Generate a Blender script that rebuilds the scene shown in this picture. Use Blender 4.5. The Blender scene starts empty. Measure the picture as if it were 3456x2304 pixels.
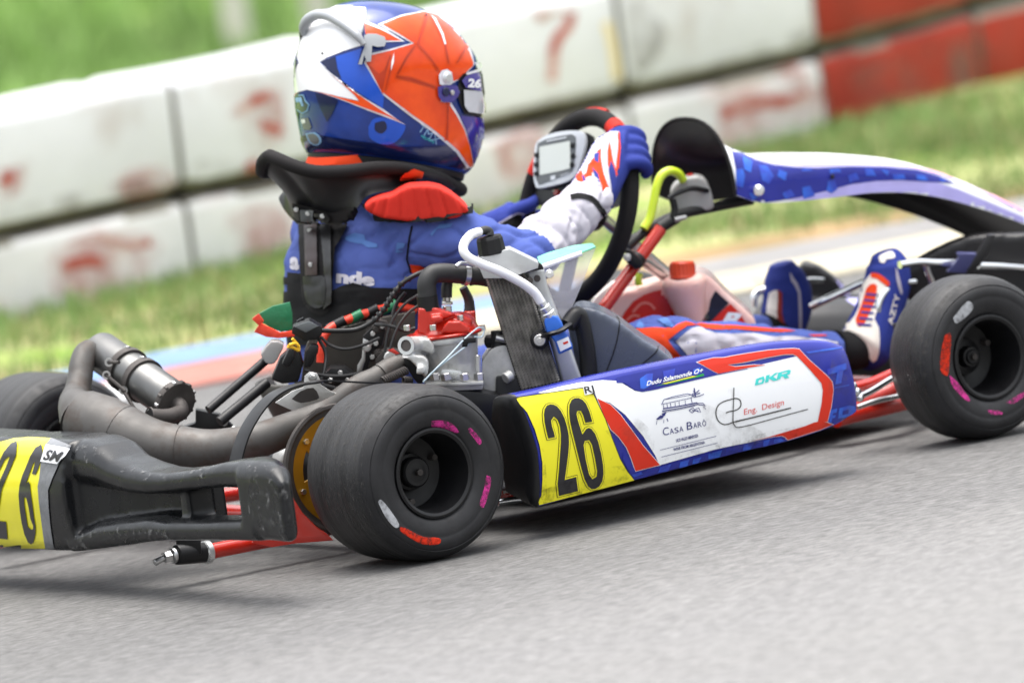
import bpy, bmesh, math, random
from math import sin, cos, pi, radians, sqrt, atan2
from mathutils import Vector, Matrix
from mathutils.bvhtree import BVHTree
from mathutils.geometry import tessellate_polygon
from mathutils import noise as mnoise
random.seed(7)
scene = bpy.context.scene
COL = scene.collection

# ---------------------------------------------------------------- camera
# kart frame: x forward, y to the driver's left, z up; origin on the road under the rear axle
TH, EL, RO = radians(32), radians(5.7), radians(7.6)      # view azimuth, look-down angle, camera roll
FPX, DIST = 38084.0, 17.8                                 # focal length in photo pixels, metres to the rear wheel
FW = Vector((sin(TH)*cos(EL), cos(TH)*cos(EL), -sin(EL)))
R0 = Vector((cos(TH), -sin(TH), 0)); U0 = R0.cross(FW)
RT = cos(RO)*R0 - sin(RO)*U0; UP = sin(RO)*R0 + cos(RO)*U0
CAM = Vector((0, -.66, .14)) - DIST*(FW + (1476-1728)/FPX*RT - (1596-1152)/FPX*UP)
cd = bpy.data.cameras.new('camera'); cam = bpy.data.objects.new('camera', cd); COL.objects.link(cam)
cam.matrix_world = Matrix(((RT.x, UP.x, -FW.x, CAM.x), (RT.y, UP.y, -FW.y, CAM.y), (RT.z, UP.z, -FW.z, CAM.z), (0, 0, 0, 1)))
cd.sensor_width = 36; cd.lens = FPX/3456*36; cd.clip_start = .5; cd.clip_end = 2000
cd.dof.use_dof = True; cd.dof.focus_distance = 17.85; cd.dof.aperture_fstop = 3.8
scene.camera = cam
# ---------------------------------------------------------------- sky, sun, exposure (bright overcast)
SUN_EL, SUN_AZ = radians(86), radians(32)
world = bpy.data.worlds.new('World'); scene.world = world; world.use_nodes = True
wn = world.node_tree.nodes; wl = world.node_tree.links; wn.clear()
sky = wn.new('ShaderNodeTexSky'); sky.sky_type = 'NISHITA'; sky.sun_disc = False
sky.sun_elevation = SUN_EL; sky.sun_rotation = SUN_AZ; sky.air_density = 1.6; sky.dust_density = 6.0; sky.ozone_density = 1.0
hs = wn.new('ShaderNodeHueSaturation'); hs.inputs['Saturation'].default_value = .28
bg = wn.new('ShaderNodeBackground'); bg.inputs[1].default_value = .15
wo = wn.new('ShaderNodeOutputWorld')
wl.new(sky.outputs[0], hs.inputs['Color']); wl.new(hs.outputs[0], bg.inputs[0]); wl.new(bg.outputs[0], wo.inputs[0])
sd = bpy.data.lights.new('sun', 'SUN'); sun = bpy.data.objects.new('sun', sd); COL.objects.link(sun)
sd.energy = 1.1; sd.angle = radians(60); sd.color = (1, .97, .93)
sun.rotation_euler = Vector((sin(SUN_AZ)*cos(SUN_EL), cos(SUN_AZ)*cos(SUN_EL), sin(SUN_EL))).to_track_quat('Z', 'Y').to_euler()
sun.location = (0, 0, 30)
vs = scene.view_settings; vs.view_transform = 'Standard'; vs.look = 'None'; vs.gamma = 1; vs.exposure = 1.34
vs.use_curve_mapping = False

# ---------------------------------------------------------------- from photo pixel to a point of the place
def View(ox, oy, s): return lambda x, y: (ox + x/s, oy + y/s)
A = View(850, 0, 2.24); B = View(850, 450, 2.24); C = View(0, 1050, 1.7418); D = View(850, 850, 2.4122)
E = View(1450, 700, 2.4125); F = View(1700, 330, 2.6133); G = View(2150, 350, 1.8009); H = View(2400, 750, 1.9602)
I = View(1650, 1100, 1.8092); J = View(900, 1250, 2.24); K = View(0, 0, 1.12); L = View(1500, 0, 1.2025)
N = View(1950, 850, 2.94); O = View(1690, 1280, 3.564); PV = View(2100, 1180, 2.94); Q = View(0, 1450, 3.4844)
T = View(2000, 1000, 2.767); W = View(2150, 800, 4.276); X = View(1560, 640, 4.704); Y = View(2880, 700, 4.083)
S = View(0, 0, 1.0)
def ray(u, v): return (FW + (u-1728)/FPX*RT - (v-1152)/FPX*UP)
def at(uv, x=None, y=None, z=None):
    d = ray(*uv)
    for k, val in enumerate((x, y, z)):
        if val is not None: return CAM + d*((val-CAM[k])/d[k])
def on_plane(uv, p0, n):
    d = ray(*uv); return CAM + d*((p0-CAM).dot(n)/d.dot(n))
def pxof(p):
    d = p-CAM; w = d.dot(FW); return (1728+FPX*d.dot(RT)/w, 1152-FPX*d.dot(UP)/w)
VH = Vector((sin(TH), cos(TH), 0))                        # level direction away from the photographer
def path(view, pts): return [at(view(a, b), y=c) for a, b, c in pts]

# ---------------------------------------------------------------- geometry helpers: (verts, faces) pairs
def catmull(pts, n=6):
    if len(pts) < 3: return [Vector(p) for p in pts]
    P = [Vector(p) for p in pts]; P = [2*P[0]-P[1]] + P + [2*P[-1]-P[-2]]; out = []
    for i in range(1, len(P)-2):
        a, b, c, d = P[i-1:i+3]
        for k in range(n):
            t = k/n
            out.append(.5*((2*b)+(c-a)*t+(2*a-5*b+4*c-d)*t*t+(3*b-a-3*c+d)*t**3))
    out.append(P[-2]); return out
def lerp_list(vals, m):
    out = []
    for i in range(m):
        t = i/(m-1)*(len(vals)-1); k = min(int(t), len(vals)-2); out.append(vals[k]*(1-(t-k))+vals[k+1]*(t-k))
    return out
def g_tube(pts, r, n=12, smooth=6, ref=None, flat=1.0, closed=False):
    """round (or flattened) tube along a smoothed path; r a number or a list along the path"""
    P = catmull(pts, smooth) if smooth > 1 else [Vector(p) for p in pts]
    m = len(P); rr = [r]*m if not isinstance(r, (list, tuple)) else lerp_list(list(r), m)
    V, Fc = [], []; up = Vector(ref) if ref else None; prev = None
    for i in range(m):
        t = (P[min(i+1, m-1)]-P[max(i-1, 0)])
        if closed: t = P[(i+1) % m]-P[i-1]
        t = t.normalized() if t.length > 1e-9 else Vector((1, 0, 0))
        if prev is None:
            a = up if up else (Vector((0, 0, 1)) if abs(t.z) < .9 else Vector((0, 1, 0)))
        else: a = prev
        if up: a = up
        s = a-t*a.dot(t); s = s.normalized() if s.length > 1e-6 else t.orthogonal().normalized()
        prev = s; q = t.cross(s)
        for k in range(n):
            w = 2*pi*k/n; V.append(P[i]+rr[i]*(cos(w)*s*flat+sin(w)*q))
    for i in range(m if closed else m-1):
        for k in range(n):
            a, b = i*n+k, i*n+(k+1) % n; c = ((i+1) % m)*n
            Fc.append((a, b, c+(k+1) % n, c+k))
    if not closed:
        Fc.append(tuple(range(n))[::-1]); Fc.append(tuple((m-1)*n+k for k in range(n)))
    return V, Fc
def g_loft(secs, closed=True, caps=True, ring=False):
    n = len(secs[0]); V = [Vector(p) for s in secs for p in s]; Fc = []; m = len(secs)
    for i in range(m if ring else m-1):
        for k in range(n if closed else n-1):
            j = ((i+1) % m)*n
            Fc.append((i*n+k, i*n+(k+1) % n, j+(k+1) % n, j+k))
    if caps and closed and not ring:
        Fc.append(tuple(range(n))[::-1]); Fc.append(tuple((m-1)*n+k for k in range(n)))
    return V, Fc
def g_lathe(prof, o, ax, n=48, ref=None, a0=0, a1=2*pi):
    """profile of (radius, offset along axis)"""
    o = Vector(o); ax = Vector(ax).normalized(); s = (Vector(ref) if ref else ax.orthogonal()); s = (s-ax*s.dot(ax)).normalized(); q = ax.cross(s)
    V, Fc = [], []; full = abs(a1-a0-2*pi) < 1e-6; m = len(prof); st = n if full else n+1
    for k in range(st):
        w = a0+(a1-a0)*k/n; d = cos(w)*s+sin(w)*q
        for r, h in prof: V.append(o+d*r+ax*h)
    for k in range(n):
        for j in range(m-1):
            k2 = (k+1) % st
            Fc.append((k*m+j, k2*m+j, k2*m+j+1, k*m+j+1))
    return V, Fc
def g_cyl(a, b, r, n=20, r2=None, bev=.12):
    a, b = Vector(a), Vector(b); h = (b-a).length; r2 = r if r2 is None else r2; e = min(r, r2)*bev
    return g_lathe([(0, 0), (r-e, 0), (r, e), (r2, h-e), (r2-e, h), (0, h)], a, b-a, n)
def g_box(c, sx, sy, sz, ax=None):
    c = Vector(c); ax = ax or (Vector((1, 0, 0)), Vector((0, 1, 0)), Vector((0, 0, 1)))
    V = [c+ax[0]*(i*sx/2)+ax[1]*(j*sy/2)+ax[2]*(k*sz/2) for i in (-1, 1) for j in (-1, 1) for k in (-1, 1)]
    return V, [(0, 1, 3, 2), (4, 6, 7, 5), (0, 4, 5, 1), (2, 3, 7, 6), (0, 2, 6, 4), (1, 5, 7, 3)]
def g_prism(poly, d):
    n = len(poly); V = [Vector(p) for p in poly]+[Vector(p)+d for p in poly]
    tri = tessellate_polygon([V[:n]]); Fc = [tuple(t) for t in tri]+[tuple(i+n for i in t[::-1]) for t in tri]
    return V, Fc+[(k, (k+1) % n, n+(k+1) % n, n+k) for k in range(n)]
def g_ell(c, r, n=20, m=14, ax=None):
    c = Vector(c); ax = ax or (Vector((1, 0, 0)), Vector((0, 1, 0)), Vector((0, 0, 1)))
    V = [c+ax[2]*r[2]]; Fc = []
    for i in range(1, m):
        p = pi*i/m
        for k in range(n):
            w = 2*pi*k/n; V.append(c+ax[0]*(r[0]*sin(p)*cos(w))+ax[1]*(r[1]*sin(p)*sin(w))+ax[2]*(r[2]*cos(p)))
    V.append(c-ax[2]*r[2]); l = len(V)-1
    for k in range(n):
        Fc.append((0, 1+k, 1+(k+1) % n)); Fc.append((l, l-n+(k+1) % n, l-n+k))
        for i in range(m-2): a = 1+i*n; Fc.append((a+k, a+n+k, a+n+(k+1) % n, a+(k+1) % n))
    return V, Fc
def silh(view, pts, y, depth, sm=0):
    """a solid traced from its outline: stands upright across the view at the given y, real depth in metres"""
    c = sum((Vector(view(*p)).to_3d() for p in pts), Vector((0, 0, 0)))/len(pts); p0 = at((c.x, c.y), y=y)
    P = [on_plane(view(*p), p0, VH) for p in pts]
    if sm: P = catmull(P+[P[0]], sm)[:-1]
    P = [p-VH*depth/2 for p in P]
    return g_prism(P, VH*depth)
def link(name, me, mat=None, parent=None):
    o = bpy.data.objects.new(name, me); COL.objects.link(o)
    if mat:
        for m in (mat if isinstance(mat, (list, tuple)) else [mat]): me.materials.append(m)
    if parent: o.parent = parent
    return o
def mesh(name, geos, mat, parent=None, smooth=True, bevel=0, seg=2, angle=40):
    if isinstance(geos, tuple): geos = [geos]
    V, Fc = [], []
    for v, f in geos:
        o = len(V); V += [tuple(p) for p in v]; Fc += [tuple(i+o for i in q) for q in f]
    me = bpy.data.meshes.new(name); me.from_pydata(V, [], Fc)
    bm = bmesh.new(); bm.from_mesh(me)
    bmesh.ops.remove_doubles(bm, verts=bm.verts, dist=1e-6); bmesh.ops.recalc_face_normals(bm, faces=bm.faces)
    if bevel:
        bm.normal_update()
        es = [e for e in bm.edges if len(e.link_faces) == 2 and e.calc_face_angle(0) > radians(35)]
        bmesh.ops.bevel(bm, geom=es, offset=bevel, segments=seg, affect='EDGES', profile=.6, clamp_overlap=True)
    bm.to_mesh(me); bm.free()
    if smooth:
        me.polygons.foreach_set('use_smooth', [True]*len(me.polygons))
        try: me.set_sharp_from_angle(angle=radians(angle))
        except Exception: pass
    return link(name, me, mat, parent)
def remeshed(geos, voxel, iters=6, fac=.5):
    """weld closed shapes into one continuous skin and soften it"""
    o = mesh('weld', geos, None, None, False)
    r = o.modifiers.new('r', 'REMESH'); r.mode = 'VOXEL'; r.voxel_size = voxel; r.adaptivity = 0
    s = o.modifiers.new('s', 'SMOOTH'); s.iterations = iters; s.factor = fac
    me = bpy.data.meshes.new_from_object(o.evaluated_get(bpy.context.evaluated_depsgraph_get()))
    bpy.data.objects.remove(o); me.polygons.foreach_set('use_smooth', [True]*len(me.polygons)); return me
def blob(name, geos, mat, parent, voxel=.004, iters=6): return link(name, remeshed(geos, voxel, iters), mat, parent)
def bvh(*objs):
    V, Fc = [], []
    for ob in objs:
        o = len(V); V += [v.co.copy() for v in ob.data.vertices]; Fc += [tuple(i+o for i in p.vertices) for p in ob.data.polygons]
    return BVHTree.FromPolygons(V, Fc)
def decal(name, loops, tree, mat, parent, off=.0006, grid=14, thick=0, fn=None, sm=0, smooth=True):
    """sheet cut to an outline given in photo pixels and laid onto the surface it belongs to (paint, vinyl, cloth panel)"""
    bm = bmesh.new()
    if isinstance(loops, bpy.types.Mesh): bm.from_mesh(loops)
    else:
        for poly in loops:
            holes = poly if isinstance(poly[0][0], (tuple, list)) else [poly]
            if sm: holes = [[tuple(q[:2]) for q in catmull([Vector((*p, 0)) for p in h]+[Vector((*h[0], 0))], sm)[:-1]] for h in holes]
            flat = [Vector((*p, 0)) for h in holes for p in h]; vs_ = [bm.verts.new(p) for p in flat]
            for t in tessellate_polygon([[Vector((*p, 0)) for p in h] for h in holes]):
                try: bm.faces.new([vs_[i] for i in t])
                except ValueError: pass
    if not bm.verts: return None
    for ax in (0, 1):
        lo = min(v.co[ax] for v in bm.verts); hi = max(v.co[ax] for v in bm.verts); k = math.floor(lo/grid)+1
        while k*grid < hi:
            co = Vector((0, 0, 0)); no = Vector((0, 0, 0)); co[ax] = k*grid; no[ax] = 1
            bmesh.ops.bisect_plane(bm, geom=bm.verts[:]+bm.edges[:]+bm.faces[:], plane_co=co, plane_no=no, dist=1e-4); k += 1
    bmesh.ops.remove_doubles(bm, verts=bm.verts, dist=1e-3)
    dead = []
    for v in bm.verts:
        d = ray(v.co.x, v.co.y).normalized(); hit, nrm, _, _ = tree.ray_cast(CAM, d)
        if hit is None: dead.append(v); continue
        if nrm.dot(d) > 0: nrm = -nrm
        v.co = hit+nrm*(off+(fn(hit) if fn else 0)) - d*(.3*off)
    bmesh.ops.delete(bm, geom=dead, context='VERTS')
    # drop faces that would bridge a jump in depth
    bad = [f for f in bm.faces if max(e.calc_length() for e in f.edges) > grid*4.5/2000+.012]
    bmesh.ops.delete(bm, geom=bad, context='FACES_ONLY')
    bmesh.ops.recalc_face_normals(bm, faces=bm.faces)
    if bm.faces:
        f = max(bm.faces, key=lambda f: f.calc_area())
        if f.normal.dot(FW) > 0: bmesh.ops.reverse_faces(bm, faces=bm.faces)
    if thick:
        top = bmesh.ops.extrude_face_region(bm, geom=bm.faces[:])
        bm.normal_update()
        nv = [g for g in top['geom'] if isinstance(g, bmesh.types.BMVert)]
        for v in nv: v.co -= ray(*pxof(v.co)).normalized()*thick
        bmesh.ops.recalc_face_normals(bm, faces=bm.faces)
    me = bpy.data.meshes.new(name); bm.to_mesh(me); bm.free()
    if smooth:
        me.polygons.foreach_set('use_smooth', [True]*len(me.polygons))
        if thick: me.set_sharp_from_angle(angle=radians(50))
    return link(name, me, mat, parent)
def vw(view, pts): return [view(*p) for p in pts]
def strip(view, pts, w, sm=0):
    """outline of a stroke of width w (photo pixels)"""
    P = [Vector((*view(*p), 0)) for p in pts]
    if sm: P = catmull(P, sm)
    l, r = [], []
    for i, p in enumerate(P):
        t = (P[min(i+1, len(P)-1)]-P[max(i-1, 0)]).normalized(); n = Vector((-t.y, t.x, 0))*w/2
        l.append((p+n).xy[:]); r.append((p-n).xy[:])
    return l+r[::-1]
_fonts = {}
def text_mesh(s, o, ex, ey, bold=0, slant=0, space=1.0):
    """default font as a flat mesh in photo pixels: o = left end of the baseline, ex = whole width, ey = cap height"""
    cu = bpy.data.curves.new('lettering', 'FONT'); cu.body = s; cu.size = 1; cu.offset = bold; cu.space_character = space; cu.resolution_u = 3
    ob = bpy.data.objects.new('lettering', cu); COL.objects.link(ob)
    me = bpy.data.meshes.new_from_object(ob.evaluated_get(bpy.context.evaluated_depsgraph_get())); bpy.data.objects.remove(ob)
    xs = [v.co.x for v in me.vertices]; x0, x1 = min(xs), max(xs); o, ex, ey = Vector(o), Vector(ex), Vector(ey)
    for v in me.vertices:
        a = (v.co.x-x0)/(x1-x0); b = v.co.y/.72; p = o+ex*a+ey*b+ex.normalized()*(slant*b*ey.length); v.co = (p.x, p.y, 0)
    return me

# ---------------------------------------------------------------- materials
def srgb(r, g, b, k=1.0):
    f = lambda c: (c/12.92 if c <= .04045 else ((c+.055)/1.055)**2.4)
    return (f(r/255)*k, f(g/255)*k, f(b/255)*k, 1)
def mat(name, col, rough=.5, metal=0, bump=0, bscale=60, var=0, vscale=8, col2=None, spec=.5, coat=0, stretch=None, alpha=1, trans=0, subs=0, ior=1.45, rvar=0, wear=None):
    m = bpy.data.materials.new(name); m.use_nodes = True; nt = m.node_tree; b = nt.nodes['Principled BSDF']
    b.inputs['Base Color'].default_value = col; b.inputs['Roughness'].default_value = rough; b.inputs['Metallic'].default_value = metal
    b.inputs['Specular IOR Level'].default_value = spec; b.inputs['Coat Weight'].default_value = coat; b.inputs['Coat Roughness'].default_value = .08
    b.inputs['Coat IOR'].default_value = 1.5
    b.inputs['Alpha'].default_value = alpha; b.inputs['Transmission Weight'].default_value = trans; b.inputs['IOR'].default_value = ior
    if subs: b.inputs['Subsurface Weight'].default_value = subs; b.inputs['Subsurface Radius'].default_value = (.02, .012, .01); b.inputs['Subsurface Scale'].default_value = 1
    tc = nt.nodes.new('ShaderNodeTexCoord'); src = tc.outputs['Object']
    if stretch:
        mp = nt.nodes.new('ShaderNodeMapping'); mp.inputs['Scale'].default_value = stretch; nt.links.new(src, mp.inputs[0]); src = mp.outputs[0]
    def nz(scale, detail=4, r=.55):
        n = nt.nodes.new('ShaderNodeTexNoise'); n.inputs['Scale'].default_value = scale; n.inputs['Detail'].default_value = detail; n.inputs['Roughness'].default_value = r
        nt.links.new(src, n.inputs['Vector']); return n
    out = None
    if var or col2:
        n = nz(vscale); cr = nt.nodes.new('ShaderNodeValToRGB'); nt.links.new(n.outputs['Fac'], cr.inputs[0])
        cr.color_ramp.elements[0].position = .36; cr.color_ramp.elements[1].position = .66
        c2 = col2 or tuple(min(1, c*(1+var)) for c in col[:3])+(1,); c1 = col if col2 else tuple(c*(1-var) for c in col[:3])+(1,)
        cr.color_ramp.elements[0].color = c1; cr.color_ramp.elements[1].color = c2; out = cr.outputs[0]
    if wear:                                              # (colour, scale, threshold): dirt or scuffs in patches
        n = nz(wear[1], 8, .7); cr = nt.nodes.new('ShaderNodeValToRGB'); nt.links.new(n.outputs['Fac'], cr.inputs[0])
        cr.color_ramp.elements[0].position = wear[2]; cr.color_ramp.elements[1].position = min(1, wear[2]+.14)
        cr.color_ramp.elements[0].color = (0, 0, 0, 1); cr.color_ramp.elements[1].color = (wear[3] if len(wear) > 3 else .8,)*3+(1,)
        mx = nt.nodes.new('ShaderNodeMix'); mx.data_type = 'RGBA'; nt.links.new(cr.outputs[0], mx.inputs['Factor'])
        if out: nt.links.new(out, mx.inputs['A'])
        else: mx.inputs['A'].default_value = col
        mx.inputs['B'].default_value = wear[0]; out = mx.outputs['Result']
    if out: nt.links.new(out, b.inputs['Base Color'])
    if rvar:
        n = nz(vscale*3); mr = nt.nodes.new('ShaderNodeMapRange'); nt.links.new(n.outputs['Fac'], mr.inputs[0])
        mr.inputs[1].default_value = .3; mr.inputs[2].default_value = .7; mr.inputs[3].default_value = rough-rvar; mr.inputs[4].default_value = min(1, rough+rvar); nt.links.new(mr.outputs[0], b.inputs['Roughness'])
    if bump:
        n = nz(bscale, 5); bp = nt.nodes.new('ShaderNodeBump'); bp.inputs['Strength'].default_value = min(1, bump*4); bp.inputs['Distance'].default_value = bump*.01
        nt.links.new(n.outputs['Fac'], bp.inputs['Height']); nt.links.new(bp.outputs[0], b.inputs['Normal'])
    return m
def empty(name, loc=(0, 0, 0), parent=None):
    o = bpy.data.objects.new(name, None); COL.objects.link(o); o.location = loc; o.empty_display_size = .1
    if parent: o.parent = parent
    return o
def tag(o, label=None, cat=None, group=None, kind=None):
    for k, v in (('label', label), ('category', cat), ('group', group), ('kind', kind)):
        if v: o[k] = v
    return o
M = {}
M['rubber'] = mat('tyre_rubber', srgb(35, 35, 37), .58, bump=.06, bscale=300, var=.22, vscale=20, spec=.4, rvar=.12, wear=(srgb(70, 68, 66), 18, .62, .5))
M['tread'] = mat('tyre_tread', srgb(43, 43, 44), .53, bump=.16, bscale=60, var=.38, vscale=11, spec=.45, stretch=(.3, 5, .3), rvar=.12)
M['black'] = mat('black_plastic', srgb(19, 19, 21), .42, spec=.4, bump=.02, bscale=90, var=.2, rvar=.08)
M['bumperplastic'] = mat('bumper_plastic', srgb(26, 27, 29), .3, bump=.012, bscale=45, var=.2, vscale=9, rvar=.1, spec=.38, wear=(srgb(74, 75, 77), 55, .66, .4))
M['blackcloth'] = mat('black_cloth', srgb(20, 20, 22), .85, bump=.05, bscale=500, var=.2, spec=.25)
M['foam'] = mat('black_foam', srgb(25, 23, 24), .8, bump=.06, bscale=260, var=.2, spec=.3)
M['carbon'] = mat('dark_shell', srgb(26, 25, 27), .42, bump=.01, bscale=90)
M['redpaint'] = mat('red_frame_paint', srgb(178, 36, 22), .25, var=.1, coat=.5, wear=(srgb(70, 30, 25), 30, .68, .6))
M['redhead'] = mat('red_anodised_head', srgb(186, 38, 22), .36, bump=.03, bscale=60, var=.1, coat=.3, wear=(srgb(120, 40, 30), 40, .66, .6))
M['alu'] = mat('cast_aluminium', srgb(186, 186, 184), .45, .5, bump=.12, bscale=120, var=.18, vscale=25, wear=(srgb(80, 78, 74), 30, .6, .7), rvar=.1)
M['alulight'] = mat('bare_aluminium', srgb(205, 207, 208), .3, .85, bump=.03, bscale=60, var=.12, rvar=.1)
M['chrome'] = mat('chrome_bar', srgb(228, 230, 232), .12, 1.0, var=.05, rvar=.05)
M['steel'] = mat('bolt_steel', srgb(190, 190, 190), .28, .95, var=.1)
M['exhaust'] = mat('scorched_steel', srgb(84, 82, 80), .58, .4, bump=.05, bscale=70, var=.2, vscale=9, wear=(srgb(70, 60, 54), 14, .52, .8), rvar=.1)
M['muffler'] = mat('muffler_aluminium', srgb(112, 112, 111), .42, .9, bump=.02, bscale=40, var=.1, vscale=14, rvar=.08)
M['sooty'] = mat('sooty_steel', srgb(70, 66, 64), .6, .4, bump=.1, bscale=90, var=.3, vscale=20)
M['gold'] = mat('gold_anodised', srgb(168, 122, 30), .4, .5, var=.1, wear=(srgb(70, 50, 20), 40, .62, .6))
M['yellow'] = mat('yellow_vinyl', srgb(228, 220, 26), .3, coat=.4, var=.04, wear=(srgb(104, 100, 52), 26, .64, .7))
M['digit'] = mat('black_vinyl', srgb(26, 25, 30), .28, coat=.4, var=.15)
M['podblue'] = mat('blue_livery', srgb(34, 42, 138), .25, spec=.3, coat=.35, var=.12, vscale=10)
M['podlight'] = mat('light_blue_livery', srgb(46, 100, 206), .25, spec=.3, coat=.35, var=.25, vscale=30, col2=srgb(48, 60, 170))
M['white'] = mat('white_vinyl', srgb(236, 238, 241), .26, coat=.5, var=.02, wear=(srgb(168, 160, 146), 9, .61, .5))
M['red'] = mat('red_vinyl', srgb(206, 44, 20), .28, spec=.3, coat=.3, var=.05)
M['navy'] = mat('navy_print', srgb(42, 46, 112), .4, var=.15, vscale=90)
M['ink'] = mat('black_print', srgb(38, 38, 34), .45, var=.2, vscale=200)
M['redink'] = mat('red_print', srgb(216, 74, 70), .4, var=.1)
M['teal'] = mat('teal_print', srgb(66, 206, 200), .35, var=.12, vscale=60)
M['green'] = mat('green_print', srgb(30, 150, 70), .35)
M['tape'] = mat('grey_tape', srgb(118, 120, 124), .4, bump=.2, bscale=70, var=.15, vscale=50)
M['suit'] = mat('blue_suit_cloth', srgb(74, 90, 156), .85, bump=.2, bscale=16, var=.14, vscale=7, spec=.25)
M['suitdark'] = mat('navy_glove_cloth', srgb(42, 55, 130), .8, bump=.1, bscale=40, var=.14, vscale=12, spec=.25)
M['suitlight'] = mat('faded_blue_print', srgb(82, 116, 176), .8, bump=.1, bscale=30, spec=.25)
M['suitwhite'] = mat('white_suit_cloth', srgb(188, 185, 194), .85, bump=.25, bscale=14, var=.05, vscale=14, spec=.2)
M['suitorange'] = mat('orange_suit_cloth', srgb(206, 62, 24), .8, bump=.12, bscale=25, var=.08, spec=.25)
M['redcloth'] = mat('red_quilted_cloth', srgb(190, 40, 28), .75, bump=.1, bscale=60, var=.1, spec=.3)
M['cuff'] = mat('grey_stitching', srgb(176, 170, 184), .8, bump=.1, bscale=200)
M['helmetblue'] = mat('helmet_blue', srgb(24, 58, 140), .2, spec=.3, coat=.5, var=.3, vscale=9, col2=srgb(15, 34, 92))
M['helmetdark'] = mat('helmet_dark_blue', srgb(12, 23, 64), .2, spec=.3, coat=.5, var=.2, vscale=9)
M['helmetbright'] = mat('helmet_bright_blue', srgb(22, 76, 184), .2, spec=.3, coat=.5, var=.15, vscale=9)
M['helmetwhite'] = mat('helmet_white', srgb(234, 234, 236), .16, coat=.8, var=.02)
M['helmetorange'] = mat('helmet_orange', srgb(232, 82, 14), .2, spec=.3, coat=.45, col2=srgb(206, 58, 8), vscale=11)
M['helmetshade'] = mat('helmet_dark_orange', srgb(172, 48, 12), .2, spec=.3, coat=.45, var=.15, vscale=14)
M['helmetviolet'] = mat('helmet_violet', srgb(56, 44, 140), .16, coat=.8, var=.2, vscale=14)
M['silverline'] = mat('silver_line', srgb(206, 206, 212), .25, coat=.6, var=.15, vscale=80)
M['greyplastic'] = mat('grey_spoiler_plastic', srgb(150, 153, 157), .35, var=.08, coat=.2)
M['visor'] = mat('clear_visor', srgb(196, 198, 202), .06, coat=1, var=.12, vscale=12)
M['screen'] = mat('lcd_screen', srgb(196, 202, 196), .22, var=.03, coat=.3)
M['bezel'] = mat('screen_bezel', srgb(92, 96, 98), .3, var=.1)
M['silver'] = mat('silver_plastic', srgb(200, 204, 208), .28, .35, var=.05)
M['tank'] = mat('translucent_tank', srgb(226, 176, 164), .35, subs=.35, var=.06, vscale=6, col2=srgb(232, 206, 200))
M['tankwhite'] = mat('tank_white', srgb(232, 226, 222), .35, subs=.3, var=.04)
M['cap'] = mat('red_cap', srgb(196, 62, 30), .4, bump=.02, var=.08)
M['core'] = mat('radiator_core', srgb(58, 57, 54), .6, .3, bump=.1, bscale=200, var=.2, vscale=60)
M['fin'] = mat('radiator_fin', srgb(134, 131, 126), .5, .5, bump=.1, bscale=200, var=.35, vscale=50)
M['radtank'] = mat('radiator_tank', srgb(186, 188, 189), .42, .6, bump=.04, bscale=40, var=.1, vscale=16, rvar=.1)
M['hose'] = mat('rubber_hose', srgb(38, 38, 39), .55, bump=.04, bscale=120, var=.2)
M['whitehose'] = mat('white_hose', srgb(226, 226, 230), .35, var=.04)
M['lime'] = mat('lime_hose', srgb(198, 222, 52), .3, var=.08, coat=.3)
M['bluecap'] = mat('blue_plastic', srgb(44, 100, 196), .35, var=.08)
M['airbox'] = mat('grey_airbox_plastic', srgb(78, 84, 97), .3, bump=.02, bscale=120, var=.1, vscale=6, rvar=.06)
M['clear'] = mat('clear_shield', srgb(214, 212, 222), .12, alpha=.30, spec=.8)
M['clearedge'] = mat('shield_edge', srgb(232, 232, 236), .15, var=.05)
M['tealedge'] = mat('teal_shield_edge', srgb(96, 176, 150), .2, var=.08)
M['seat'] = mat('grey_brown_fibreglass', srgb(60, 57, 52), .6, bump=.06, bscale=60, var=.3, vscale=10)
M['seatredtape'] = mat('red_tape', srgb(214, 62, 40), .4, bump=.2, bscale=60, var=.2, vscale=40)
M['greentape'] = mat('green_tape', srgb(34, 112, 74), .35, bump=.2, bscale=60, var=.15)
M['reservoir'] = mat('grey_reservoir', srgb(150, 150, 149), .4, subs=.15, var=.05)
M['pinkchalk'] = mat('pink_crayon', srgb(204, 62, 146), .85, var=.3, vscale=120, wear=(srgb(50, 46, 50), 90, .5, .9))
M['redchalk'] = mat('red_crayon', srgb(206, 50, 28), .85, var=.15, vscale=120, wear=(srgb(66, 40, 38), 90, .54, .9))
M['whitesticker'] = mat('barcode_sticker', srgb(176, 178, 182), .5, var=.1, vscale=100, wear=(srgb(96, 98, 102), 70, .5, .8))
M['wirebk'] = mat('black_wire', srgb(24, 24, 25), .45)
M['wirewhite'] = mat('grey_wire', srgb(178, 196, 204), .4)
M['yellowwire'] = mat('yellow_wire', srgb(226, 178, 40), .45)
M['lilac'] = mat('lilac_livery', srgb(172, 166, 226), .2, coat=.7, var=.12, vscale=12)
M['pinkstripe'] = mat('pink_livery', srgb(232, 150, 176), .2, coat=.6, var=.1)
M['pinkprint'] = mat('faded_print', srgb(228, 128, 112), .4, var=.1)
M['navyplastic'] = mat('navy_plastic', srgb(56, 58, 98), .4, var=.1)
M['helmetshade2'] = mat('brace_rail_brown', srgb(52, 36, 36), .5, var=.2)
M['silverblue'] = mat('pale_blue_outline', srgb(120, 160, 196), .3, var=.2, vscale=60)
M['shoewhite'] = mat('cream_suede', srgb(222, 216, 206), .8, bump=.1, bscale=80, var=.06)
M['shoered'] = mat('dark_red_suede', srgb(140, 40, 32), .8, bump=.1, bscale=80, var=.12)
M['helmetmid'] = mat('helmet_airbrushed_orange', srgb(208, 66, 12), .2, spec=.3, coat=.45, var=.12, vscale=20)
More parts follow.
